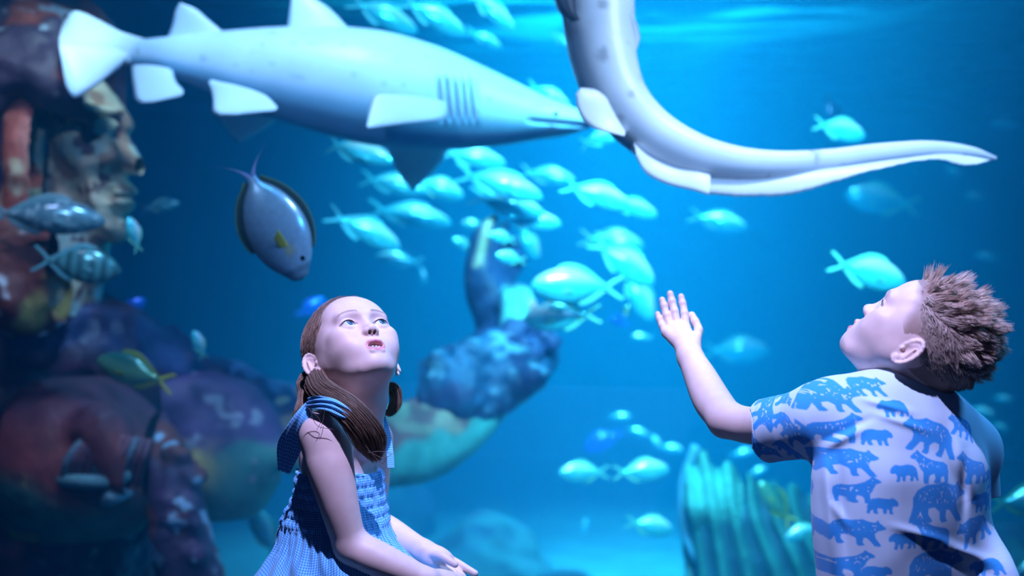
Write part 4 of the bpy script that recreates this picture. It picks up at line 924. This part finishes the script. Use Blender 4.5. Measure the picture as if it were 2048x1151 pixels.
def slerp_path(d0, T, n, off):
    """over the skull from direction d0 to point T"""
    dT = T-CRC; d0 = d0/np.linalg.norm(d0); dTn = dT/np.linalg.norm(dT); om = math.acos(np.clip(d0@dTn, -1, 1)); out = []
    for t in np.linspace(0, 1, n):
        d = (math.sin((1-t)*om)*d0+math.sin(t*om)*dTn)/max(math.sin(om), 1e-4); out.append(scalp_pt(d, off))
    return out
paths = []; cols = []
while len(paths) < 4600:
    d = rng.normal(size=3); d /= np.linalg.norm(d); p = scalp_pt(d)
    q = in_hair_girl(p[None])[0]
    if q < -.012*rng.random()**2 or p[2] < -.035: continue
    if q > .03 and rng.random() > .6: continue
    sd = 1 if p[0] > 0 else -1; T = np.array((sd*.052, .060, -.045)); off = .004+.0018*rng.random()
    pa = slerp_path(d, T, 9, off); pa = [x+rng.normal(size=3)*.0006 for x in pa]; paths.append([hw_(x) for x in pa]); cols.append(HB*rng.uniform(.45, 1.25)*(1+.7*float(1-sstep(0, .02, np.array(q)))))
for _ in range(140):      # fly-away wisps
    d = rng.normal(size=3); d[1] = abs(d[1])*rng.choice([1, -.2]); d[2] = abs(d[2]); d /= np.linalg.norm(d); p = scalp_pt(d)
    if in_hair_girl(p[None])[0] < 0: continue
    sd = 1 if p[0] > 0 else -1; T = np.array((sd*.05, .06, -.03)); pa = slerp_path(d, T, 9, .004); l = rng.uniform(.3, 1)
    paths.append([hw_(x+(x-CRC)/.08*.006*math.sin(min(1, i/6)*PI)*l) for i, x in enumerate(pa)]); cols.append(HB*1.2)
strands('hair_strands', paths, np.full(len(paths), .00030), cols, M_hair, girl)
# pigtails
def tail_strands(name, ctrl, widths, n, seed, par, col=HB, splay=.35, flat=None):
    rg = np.random.default_rng(seed); C = np.array(ctrl, float); k = np.arange(len(C), dtype=float); tt = np.linspace(0, k[-1], 26); c = interp(k, C, tt); wd = interp(k, widths, tt)
    T = np.gradient(c, axis=0); T /= np.linalg.norm(T, axis=1, keepdims=True); A = np.cross(T, (0, 1., 0)); A /= np.linalg.norm(A, axis=1, keepdims=True)+1e-9; B = np.cross(T, A)
    P = []; K = []
    for i in range(n):
        r = math.sqrt(rg.random()); a = rg.uniform(0, 2*PI); ph = rg.uniform(0, 6); amp = rg.uniform(.0, .15); end = rg.uniform(.72, 1.)
        u = (r*math.cos(a)+amp*np.sin(tt*1.3+ph)); v = (r*math.sin(a)+amp*np.cos(tt*1.1+ph)); q = c+wd[:, None]*(u[:, None]*A+.6*v[:, None]*B)
        s = np.linspace(0, end*25, 26); j = np.minimum(s.astype(int), 24); f = (s-j)[:, None]; P.append(q[j]*(1-f)+q[j+1]*f); K.append(col*rg.uniform(.35, 1.5))
    return strands(name, P, np.full(n, .00033), K, M_hair, par)
tail_strands('pigtail', [hw_((-.050, .058, -.040)), g_(628, 752, -.02), g_(640, 780, -.11), g_(690, 815, -.155), g_(722, 850, -.155), g_(742, 885, -.14), g_(752, 925, -.13)], [.012, .020, .022, .023, .026, .026, .008], 2600, 11, girl)
tail_strands('pigtail', [hw_((-.040, .070, -.035)), g_(616, 760, .02), g_(612, 785, -.02), g_(604, 815, -.06), g_(588, 842, -.07)], [.012, .018, .014, .012, .006], 600, 12, girl)
tail_strands('pigtail', [hw_((.055, .045, -.050)), g_(786, 775, .03), g_(792, 800, .03), g_(782, 822, .03), g_(768, 826, .03)], [.006, .010, .011, .009, .004], 500, 13, girl, col=HB*.9)
wp = []
for a in (((735, 905), (760, 902), (790, 908)), ((735, 900), (765, 915), (788, 906)), ((730, 890), (762, 925), (775, 912)), ((612, 812), (640, 840), (632, 862)), ((618, 815), (634, 850), (668, 858)), ((650, 815), (646, 840), (640, 860))):
    q = interp(np.arange(3.), np.array([g_(x, y, -.165) for x, y in a]), np.linspace(0, 2, 12)); wp.append(q)
strands('hair_wisps', wp, np.full(len(wp), .0005), [HB*.6]*len(wp), M_hair, girl)
# dress -----------------------------------------------------------
md = bpy.data.materials.new('checked_cotton'); md.use_nodes = True; nt = md.node_tree; N = nt.nodes.new; L = nt.links.new; b = nt.nodes['Principled BSDF']; b.inputs['Roughness'].default_value = .85; b.inputs['Sheen Weight'].default_value = .2
at_ = N('ShaderNodeAttribute'); at_.attribute_name = 'col'; sp = N('ShaderNodeSeparateColor'); L(at_.outputs['Color'], sp.inputs[0])
def wave(o, f):
    m1 = N('ShaderNodeMath'); m1.operation = 'MULTIPLY'; m1.inputs[1].default_value = f; L(o, m1.inputs[0]); m2 = N('ShaderNodeMath'); m2.operation = 'SINE'; L(m1.outputs[0], m2.inputs[0]); m3 = N('ShaderNodeMath'); m3.operation = 'MULTIPLY_ADD'; m3.inputs[1].default_value = 1.6; m3.inputs[2].default_value = .5; m3.use_clamp = True; L(m2.outputs[0], m3.inputs[0]); return m3.outputs[0]
a1 = wave(sp.outputs[0], 2*PI/.0040); a2 = wave(sp.outputs[1], 2*PI/.0040); ad = N('ShaderNodeMath'); ad.operation = 'ADD'; L(a1, ad.inputs[0]); L(a2, ad.inputs[1]); hf_ = N('ShaderNodeMath'); hf_.operation = 'MULTIPLY'; hf_.inputs[1].default_value = .5; L(ad.outputs[0], hf_.inputs[0])
rp = N('ShaderNodeMix'); rp.data_type = 'RGBA'; rp.inputs['A'].default_value = (.02, .25, .74, 1); rp.inputs['B'].default_value = (.28, .74, .94, 1); L(hf_.outputs[0], rp.inputs['Factor']); L(rp.outputs['Result'], b.inputs['Base Color'])
M_dress = md
S = SDF(reach=.04)
S.ell((0, 0, -.03), (.098, .073, .14), .02, fr=TF); S.ell((0, 0, -.10), (.096, .080, .09), .03, fr=TF)
DW = Frame(g_(660, 1052), TF.R[:, 0], TF.R[:, 1], TF.R[:, 2])
S.cap(g_(662, 1070), g_(668, 1150), .088, .125, .02); S.cap(g_(664, 1090), g_(668, 1180), .09, .15, .02)
S.chain([g_(690, 1130, -.05), g_(780, 1195, -.06), g_(870, 1255, -.06)], [.080, .072, .065], .04); S.chain([g_(700, 1125, .05), g_(785, 1188, .06), g_(870, 1252, .06)], [.080, .072, .065], .04)
S.cap(g_(870, 1255, -.06), g_(880, 1330, -.06), .065, .075, .03); S.cap(g_(870, 1252, .06), g_(880, 1330, .06), .065, .075, .03)
zn = g_(0, 938)[2]; zw = g_(0, 1046)[2]
def dress_post(P, d):
    q = TF.loc(P); th = np.arctan2(q[:, 0], q[:, 1]); z = P[:, 2]; m = np.abs(d) < .06
    row = (z-zw)/.0178; gather = np.abs(np.sin(row*PI)); up = sstep(zw-.006, zw+.004, z)
    n1 = vnoise(np.stack([th*14+np.floor(row)*3.7, np.floor(row), 0*z], 1), 1., 3)-.5
    sh_ = -.0030*gather**.7*(.75+.9*n1) + .0022*np.sin(th*46+5*n1+1.3*np.floor(row))*gather
    pl = -.010*(.5+.5*np.sin(th*13+2.2*np.sin(z*17)+6*vnoise(P, 7, 5)))*sstep(0, .10, zw-z)*1.3-.0025*np.sin(th*40+8*vnoise(P, 12, 8))*sstep(0, .01, zw-z)*(1-sstep(.03, .08, zw-z))
    return np.where(m, d+up*sh_+(1-up)*pl, d)
S.post.append(dress_post)
S.post.append(lambda P, d: np.maximum(d, P[:, 2]-(zn+.004*np.sin(60*P[:, 0]))))
S.post.append(lambda P, d: np.maximum(d, -(d+.010)))     # hollow
V, F = surface(S, np.array([-.50, 2.28, .44]), np.array([.0, 2.70, zn+.02]), .0018, 1.9)
q = TF.loc(V); th = np.arctan2(q[:, 0], q[:, 1])
uv = np.stack([th*.115, V[:, 2]+.03*np.sin(th*3)*(V[:, 2] < zw), 0*th], 1)
link('dress', mesh_np('dress', V, F, {'col': uv}), M_dress, girl)
def ribbon(name, pts, wd, th_, m, par, n=40, waves=0):
    """strap: path points with a half-width vector each"""
    k = np.arange(len(pts), dtype=float); tt = np.linspace(0, k[-1], n); C = interp(k, np.array(pts, float), tt); W = interp(k, np.array(wd, float), tt); Tn = np.gradient(C, axis=0); Nn = np.cross(Tn, W); Nn /= np.linalg.norm(Nn, axis=1, keepdims=True)+1e-9
    v = np.linspace(-1, 1, 13); f = .5*th_; P1 = C[:, None]+W[:, None]*v[None, :, None]+Nn[:, None]*(f+waves*np.sin(v*9+tt[:, None]*2)[..., None]*1.)
    P2 = P1-Nn[:, None]*th_; P = np.concatenate([P1, P2[:, ::-1]], 1)
    uvc = np.stack([np.broadcast_to(np.concatenate([v, v[::-1]])*.02, (n, 26)), np.broadcast_to(tt[:, None]*.03, (n, 26)), np.zeros((n, 26))], -1)
    mb = MB(); mb.grid(P, cv=True, col=uvc); return mb.build(name, m, par)
wv = lambda x, y, d=0: np.array((x, d, -y))*GYd/FPX
ribbon('strap', [g_(568, 942, -.075), g_(580, 890, -.10), g_(602, 842, -.125), g_(618, 812, -.12)], [wv(11, 4, .008), wv(22, 8, .012), wv(14, 10, .012), wv(7, 7, .006)], .004, M_dress, girl, waves=.0015)
ribbon('strap', [g_(616, 806, -.125), g_(636, 804, -.148), g_(662, 810, -.160), g_(690, 826, -.168), g_(718, 842, -.165)], [wv(-3, 10, .004), wv(0, 12, .01), wv(-6, 12, .01), wv(-6, 11, .01), wv(-1, 2, 0)], .005, M_dress, girl, waves=.002)
ribbon('strap', [g_(766, 832, .03), g_(774, 870, .01), g_(780, 905, -.01), g_(782, 935, -.02)], [wv(5, 0, .004), wv(8, 0, .006), wv(7, 0, .006), wv(7, 0, .006)], .004, M_dress, girl)
# step she sits on
boxm('floor_step', (-1.3, 2.28, 0), (-.22, 2.70, .40), M_room)
# ================================================================== boy
BYd = 2.243
b_ = lambda px, py, dy=0.: np.array(at(px, py, BYd+dy))
HB_ = frame_fu(at(1834, 686, BYd), (-.585, .330, .745), (.705, -.250, .665), 1.0)
boy = empty('person', (at(1800, 1151, BYd).x, BYd, 0)); tag(boy, 'boy in bear print t-shirt seen from behind, one palm raised to the pane', 'person')
hb = HB_.wld
S = SDF(reach=.03)
add_head(S, HB_, .35, True)
S.chain([hb((0, .035, -.030)), hb((0, .040, -.070)), b_(1818, 800, .0), b_(1808, 850, .0)], [.050, .044, .042, .055], .02)
S.chain([hb((0, -.018, -.062)), b_(1772, 778, .035), b_(1776, 830, .03)], [.030, .026, .034], .03)
TB = Frame(b_(1800, 960), (.94, .34, 0), (-.34, .94, 0), (0, 0, 1))      # +y toward his front
S.ell((0, 0, 0), (.112, .070, .16), .03, fr=TB); S.ell((0, 0, .085), (.10, .055, .055), .03, fr=TB); S.ell((0, .0, -.17), (.108, .078, .10), .03, fr=TB)
S.chain([b_(1800, 840, .0), b_(1700, 836, -.0), b_(1640, 840, .02)], [.04, .042, .044], .025)
S.chain([b_(1820, 850, .03), b_(1905, 880, .06), b_(1935, 905, .09)], [.04, .040, .042], .025)
S.chain([b_(1640, 840, .02), b_(1560, 848, .10), b_(1500, 850, .17), b_(1452, 838, .215)], [.044, .036, .0315, .0315], .015, sub=16)
S.chain([b_(1452, 838, .215), b_(1424, 800, .27), b_(1400, 752, .325), b_(1380, 712, .365)], [.0315, .0335, .0290, .0225], .010, sub=16)
S.chain([b_(1935, 905, .09), b_(1955, 1000, .14), b_(1950, 1080, .16), b_(1900, 1130, .27)], [.042, .034, .030, .025], .015)
# raised left hand, palm on the pane
h = lambda px, py, Y: np.array(at(px, py, Y))
S.chain([h(1381, 716, 2.606), h(1376, 700, 2.622)], [.0225, .0225], .01)
for a, b, r in (((1374, 700, 2.628), (1333, 664, 2.655), .0100), ((1375, 696, 2.63), (1344, 655, 2.66), .0105), ((1376, 694, 2.63), (1357, 652, 2.66), .0105), ((1378, 694, 2.63), (1371, 655, 2.658), .0100)):
    S.cap(h(*a), h(*b), .0150, r, .009)
S.cap(h(1382, 706, 2.622), h(1391, 676, 2.640), .0150, .0115, .010)
for pts, r in ((((1332, 668, 2.655), (1324, 650, 2.668), (1319, 637, 2.678), (1314, 623, 2.686)), .0064), (((1341, 657, 2.66), (1333, 630, 2.674), (1328, 611, 2.684), (1323, 594, 2.690)), .0071), (((1355, 653, 2.66), (1349, 622, 2.675), (1344, 602, 2.685), (1339, 580, 2.691)), .0074), (((1371, 654, 2.658), (1369, 626, 2.674), (1365, 606, 2.684), (1361, 587, 2.690)), .0072), (((1391, 682, 2.640), (1397, 660, 2.655), (1390, 643, 2.668), (1381, 624, 2.680)), .0082)):
    P = [h(*p) for p in pts]; P[-1] = P[-1]+(P[-2]-P[-1])*.3
    S.chain(P, [r*1.10, r*1.0, r*.95, r*.84], .0028)
    for j in (1, 2): S.ell(P[j]+np.array((0, -.0010, 0)), r*.99, .003)
lo = np.array([h(1300, 0, 2.62)[0], 2.10, b_(0, 1180)[2]]); hi = np.array([b_(1995, 0)[0], 2.74, b_(0, 520)[2]])
V1, F1 = surface(S, lo, np.array([b_(1690, 0)[0], hi[1], b_(0, 560)[2]]), .0016)
V2, F2 = surface(S, np.array([b_(1690, 0)[0]-.004, lo[1], lo[2]]), hi, .0016)
cg = lambda V: head_paint(V, HB_, np.array((.45, .33, .24)))
Sl = SDF(reach=.03)
for s in (-1, 1):
    o = s*.05; p = lambda z, y=0: TB.wld((o, y, 0))*[1, 1, 0]+[0, 0, z]
    Sl.chain([p(.50), p(.38, .01), p(.27, .012)], [.068, .058, .042], .02); Sl.chain([p(.27, .012), p(.17, -.01), p(.06, -.015)], [.042, .040, .027], .02); Sl.chain([p(.035, -.02), p(.025, .05), p(.02, .11)], [.030, .026, .020], .02)
Vl, Fl = surface(Sl, np.array([.42, 2.02, .0]), np.array([.82, 2.5, .56]), .005)
VV = np.concatenate([V1, V2, Vl]); FF = np.concatenate([F1, F2+len(V1), Fl+len(V1)+len(V2)])
CC = np.concatenate([cg(V1), cg(V2), np.broadcast_to(SK, Vl.shape)])
# a close-cropped shade of hair roots on the sides of the head
L = HB_.loc(VV)
def hairline_b(L):
    """positive inside the haired part of the boy's head"""
    x, y, z = np.abs(L[:, 0]), L[:, 1], L[:, 2]
    ln = np.interp(z, [-.062, -.030, -.014, .004, .025, .050, .066, .078], [.034, .020, .006, -.026, -.036, -.047, -.066, -.20])+.005*(vnoise(L, 90, 3)-.5)
    return np.minimum(y-ln, z+.062)
inh = sstep(-.006, .016, hairline_b(L))*(np.linalg.norm((L-CRC)/CRR, axis=1) < 1.12)*(np.linalg.norm((L-CRC)/CRR, axis=1) > .8)*(np.linalg.norm(L-np.array((.07, .012, -.012)), axis=1) > .0285)
CC = mixc(CC, np.array((.22, .13, .09)), inh*.75)
body = link('body', mesh_np('body', VV, FF, {'col': CC}), M_skin, boy)
eyes(HB_, boy, (-.1, -.95, .3))
# hair: short sides, longer spiky top
HC = np.array((.92, .72, .60)); paths = []; cols = []; rads = []
KC = rng.normal(size=(420, 3)); KC /= np.linalg.norm(KC, axis=1, keepdims=True); KD = rng.normal(size=(420, 3))*.24; KL = rng.uniform(.75, 1.15, 420)
while len(paths) < 17000:
    d = rng.normal(size=3); d /= np.linalg.norm(d); p = scalp_pt(d); q = hairline_b(p[None])[0]
    if q < 0: continue
    n = (p-CRC)/CRR**2; n /= np.linalg.norm(n)
    top = float(sstep(.035, .085, np.array(p[2]-.18*max(p[1]-.0, 0)))); crown = float(sstep(.02, .08, np.array(p[1])))*float(sstep(.0, .06, np.array(p[2])))
    w_ = max(top, crown*.6); ln = (.006+.023*w_)*rng.uniform(.6, 1.25)*min(1, .35+q/.05)
    back = np.array((0, .85, -.30)) if w_ < .3 else np.array((.12*np.sign(p[0]), .55, .35)); back = back-n*(back@n)
    kc = int(np.argmax(KC@d)); clump = KD[kc]; ln *= 1+(KL[kc]-1)*w_; pc = scalp_pt(KC[kc])
    dr = n*(.18+.50*w_)+back*(.95-.10*w_)+clump*(.5+.6*w_)+(pc-p)/max(ln, .008)*(.16+.28*w_)+rng.normal(size=3)*.05; dr /= np.linalg.norm(dr)
    bend = back*.5-np.array((0, 0, .25))*(1-w_)
    t = np.linspace(0, 1, 6)[:, None]; P = p+ln*(dr*t+bend*t*t*.35); e = np.linalg.norm((P-CRC)/CRR, axis=1, keepdims=True); P = np.where(e < 1.02, CRC+(P-CRC)/e*1.02, P)
    paths.append([hb(x) for x in P]); c0 = HC*rng.uniform(.55, 1.2)*(.55+.45*w_); cols.append(c0); rads.append(.00040+.00012*w_)  # darker away from the top: side shading put into the hair colour
strands('hair', paths, np.array(rads), cols, M_hair, boy)
# shorts
S = SDF(reach=.04); S.ell((0, 0, 0), (.125, .088, .10), .02, fr=Frame(TB.wld((0, 0, 0))*[1, 1, 0]+[0, 0, .50], TB.R[:, 0], TB.R[:, 1], TB.R[:, 2]))
for s in (-1, 1):
    p = lambda z, y=0: TB.wld((s*.056, y, 0))*[1, 1, 0]+[0, 0, z]
    S.cap(p(.46), p(.32), .074, .078, .02)
S.post.append(lambda P, d: np.maximum(d, .31-P[:, 2]))
V, F = surface(S, np.array([.40, 2.04, .29]), np.array([.84, 2.46, .64]), .004); link('shorts', mesh_np('shorts', V, F), mat('red_cotton', (.45, .04, .05), .85, mottle=.1), boy)
# t-shirt ---------------------------------------------------------
S = SDF(reach=.04)
S.ell((0, -.002, -.02), (.136, .088, .20), .02, fr=TB)
S.box((0, 0, -.12), (.132, .082, .20), .075, .05, fr=TB)
S.ell((0, .0, .085), (.118, .068, .065), .03, fr=TB)
S.chain([b_(1820, 828, .02), b_(1740, 808, .0), b_(1690, 818, .0), b_(1650, 838, .02)], [.058, .050, .056, .060], .03)
S.chain([b_(1830, 845, .03), b_(1900, 862, .06), b_(1935, 900, .085)], [.055, .052, .056], .03)
S.chain([b_(1660, 836, .02), b_(1590, 850, .07), b_(1500, 868, .15)], [.062, .055, .052], .02)
S.chain([b_(1925, 900, .085), b_(1938, 960, .12), b_(1944, 1080, .16)], [.056, .050, .050], .02)
S.chain([b_(1800, 800, .0), b_(1818, 790, .0)], [.058, .050], .02)
# folds
FOLDS = (((1648, 905), (1668, 1150), 9, .007), ((1676, 900), (1694, 1130), 10, -.006), ((1640, 900), (1730, 850), 12, .006), ((1650, 880), (1745, 835), 9, -.004), ((1720, 795), (1830, 826), 8, .0045), ((1745, 825), (1860, 862), 8, .0035), ((1880, 1085), (1995, 1128), 11, .004), ((1870, 1108), (1990, 1150), 9, -.003),
         ((1780, 1050), (1900, 1085), 9, .003), ((1905, 840), (1950, 1000), 12, .005), ((1930, 900), (1925, 1060), 10, -.005), ((1660, 1000), (1700, 1060), 9, .004), ((1880, 900), (1930, 1000), 12, -.003))
def folds(P, d):
    px = P[:, 0]*FPX/P[:, 1]+1024; py = 575.5-(P[:, 2]-CZ)*FPX/P[:, 1]; o = np.zeros(len(P)); near = 1-sstep(BYd+.05, BYd+.16, P[:, 1])
    for (x0, y0), (x1, y1), w, amp in FOLDS:
        L2 = (x1-x0)**2+(y1-y0)**2; t = np.clip(((px-x0)*(x1-x0)+(py-y0)*(y1-y0))/L2, 0, 1); q = np.hypot(px-x0-t*(x1-x0), py-y0-t*(y1-y0)); o += amp*np.sin(PI*np.clip(t*.9+.05, 0, 1))*np.exp(-(q/w)**2)
    return d-o*near*(1-sstep(.03, .06, np.abs(d)))
S.post.append(folds)
S.chain([b_(1935, 1075, -.0), b_(1975, 1110, -.02), b_(2000, 1150, -.04), b_(2010, 1190, -.04)], [.03, .028, .026, .03], .03)
sa = np.array(b_(1505, 866, .14)); sd = np.array(b_(1600, 848, .07))-sa; sd /= np.linalg.norm(sd)
def cut(P, d):
    c = -((P-(np.array(b_(1535, 866, .12))))@sd)-.0*d
    near = np.linalg.norm(P-np.array(b_(1530, 866, .12)), axis=1) < .13
    d = np.where(near, np.maximum(d, c), d)
    d = np.maximum(d, b_(0, 1205)[2]-P[:, 2])
    c2 = (b_(0, 1012)[2]-P[:, 2]); m = (P[:, 0] > b_(1945, 0)[0])&(P[:, 1] > BYd+.085); d = np.where(m, np.maximum(d, c2), d)
    # neck opening
    q = P-b_(1806, 790, .02); q = np.sqrt((q@TB.R[:, 0]/.052)**2+(q@TB.R[:, 1]/.048)**2+(q[:, 2]/.06)**2)
    return np.maximum(d, -(q-1)*.045)
S.post.append(lambda P, d: np.where(np.abs(d) < .05, d-.0022*(vnoise(P, 26, 4)-.5)-.004*(vnoise(P*[1, 1, .5], 14, 9)-.5), d))
S.post.append(lambda P, d: np.maximum(cut(P, d), -(d+.006)))
V, F = surface(S, np.array([b_(1500, 0, .1)[0], 2.08, b_(0, 1210)[2]]), np.array([b_(2050, 0)[0], 2.52, b_(0, 735)[2]]), .00155, 2.0)
# bear print
BIG = [(-.46, -.05), (-.46, .08), (-.38, .20), (-.24, .27), (-.05, .28), (.08, .31), (.20, .26), (.29, .24), (.33, .25), (.355, .29), (.385, .285), (.40, .235), (.46, .18), (.53, .13), (.52, .08), (.44, .06), (.36, .04), (.31, -.02), (.33, -.12), (.40, -.22), (.44, -.29), (.40, -.31), (.31, -.30), (.25, -.22), (.17, -.12), (.11, -.12), (.10, -.22), (.14, -.29), (.04, -.31), (.00, -.27), (-.01, -.14), (-.10, -.07), (-.20, -.09), (-.20, -.18), (-.13, -.27), (-.17, -.30), (-.27, -.30), (-.31, -.18), (-.33, -.12), (-.38, -.22), (-.43, -.30), (-.53, -.29), (-.53, -.25), (-.49, -.16)]
SMALL = [(-.48, .0), (-.44, .16), (-.32, .26), (-.12, .29), (.05, .26), (.20, .25), (.27, .29), (.33, .27), (.42, .22), (.50, .13), (.52, .02), (.46, -.03), (.37, -.01), (.31, -.04), (.30, -.16), (.34, -.27), (.27, -.30), (.20, -.27), (.17, -.12), (.12, -.12), (.12, -.24), (.07, -.29), (.0, -.26), (-.03, -.10), (-.16, -.08), (-.20, -.14), (-.15, -.26), (-.24, -.29), (-.31, -.24), (-.32, -.12), (-.38, -.18), (-.42, -.28), (-.50, -.26), (-.48, -.14)]
MED = [(-.50, -.10), (-.48, .05), (-.38, .12), (-.24, .14), (-.05, .18), (.12, .26), (.24, .36), (.28, .42), (.31, .42), (.34, .38), (.42, .34), (.50, .28), (.48, .23), (.38, .20), (.33, .12), (.30, .02), (.22, -.10), (.24, -.26), (.22, -.36), (.10, -.36), (.09, -.22), (.04, -.16), (-.06, -.14), (-.08, -.24), (-.02, -.34), (-.12, -.37), (-.22, -.34), (-.24, -.22), (-.32, -.20), (-.34, -.30), (-.32, -.36), (-.44, -.37), (-.46, -.26)]
BEARS = [(BIG, 1674, 792, 82, 1, 0), (SMALL, 1762, 808, 56, -1, 0), (BIG, 1735, 768, 60, 1, 0), (BIG, 1668, 762, 60, -1, 0), (MED, 1672, 848, 74, 1, 0), (SMALL, 1723, 862, 54, 1, 0), (BIG, 1826, 862, 112, -1, -14), (BIG, 1912, 848, 70, -1, -20),
         (BIG, 1674, 910, 84, 1, 0), (SMALL, 1762, 928, 56, -1, 0), (MED, 1819, 920, 82, -1, 0), (MED, 1922, 926, 84, -1, 0), (MED, 1684, 962, 66, 1, 0), (SMALL, 1720, 990, 54, 1, 0), (BIG, 1836, 986, 128, 1, 0), (SMALL, 1949, 994, 66, -1, 0), (BIG, 1680, 1042, 84, 1, 0), (SMALL, 1758, 1057, 56, -1, 0), (MED, 1818, 1046, 86, -1, 0), (BIG, 1926, 1046, 88, -1, 16), (MED, 1672, 1106, 72, 1, 0), (SMALL, 1712, 1120, 52, 1, 0), (BIG, 1832, 1116, 128, 1, 0), (SMALL, 1950, 1120, 60, -1, 10), (BIG, 1664, 1172, 84, 1, 0), (SMALL, 1760, 1185, 56, -1, 0),
         (BIG, 1562, 828, 84, 1, -78), (MED, 1600, 796, 56, 1, -60), (BIG, 1616, 858, 74, 1, -60), (MED, 1540, 902, 70, 1, -60), (SMALL, 1598, 905, 50, 1, -50), (BIG, 1985, 960, 60, 1, -70)]
def inpoly(x, y, poly):
    r = np.zeros(len(x), bool); n = len(poly)
    for i in range(n):
        x1, y1 = poly[i]; x2, y2 = poly[(i+1) % n]
        if y1 == y2: continue
        c = ((y1 > y) != (y2 > y)) & (x < (x2-x1)*(y-y1)/(y2-y1)+x1); r ^= c
    return r
ax = TB.R[:, 0]; kx = BYd/FPX; us = ((V-TB.o)@ax+.0270)/(kx*.985); vs_ = (V[:, 2]-TB.o[2])/kx     # cloth coordinates, in print units
lu = lambda px: (px-1800)/1.0
sl = (V[:, 0] < b_(1634, 0, .0)[0]) & (V[:, 2] > b_(0, 945)[2]) & ((V-b_(1634, 850, .03))@sd < .002)
us = np.where(sl, lu(1632)+((V-b_(1632, 850, .035))@sd)/kx/1.30, us)
WH = np.array((.60, .78, .92)); BB = np.array((.03, .36, .82)); C = np.broadcast_to(WH, V.shape).copy(); m = np.zeros(len(V))
for poly, px, py, wdt, fl, rot in BEARS:
    dx = (us-lu(px)); dy = vs_-(960-py); r = math.radians(rot); X_ = (dx*math.cos(r)+dy*math.sin(r))/wdt*fl; Y_ = (-dx*math.sin(r)+dy*math.cos(r))/wdt
    k = (np.abs(X_) < .62) & (np.abs(Y_) < .52)
    idx = np.nonzero(k)[0]
    if not len(idx): continue
    i_ = sum(inpoly(X_[idx]+ox/wdt, Y_[idx]+oy/wdt, poly).astype(float) for ox, oy in ((0, 0), (.8, .3), (-.8, -.3), (.3, -.8), (-.3, .8)))/5
    if poly is BIG or poly is MED:
        fl_ = sstep(.62, .78, vnoise(np.stack([us[idx]*.42, vs_[idx]*.30, 0*idx], 1), 1., 5)); i_ = i_*(1-.85*fl_*((Y_[idx] > -.02) & (np.abs(X_[idx]) < .36) & inpoly(X_[idx], Y_[idx]+.06, poly)))
    m[idx] = np.maximum(m[idx], i_)
C = mixc(C, BB, m)
# hem and sleeve stitching
hem = np.abs((V-np.array(b_(1535, 866, .12)))@sd-.018) < .0010; C[hem & (V[:, 0] < b_(1600, 0, .1)[0])] *= .7
link('t_shirt', mesh_np('t_shirt', V, F, {'col': C}), mat('printed_jersey', rough=.85, attr='col', sheen=.15, bump=.15, bscale=1500, bdist=.0004), boy)
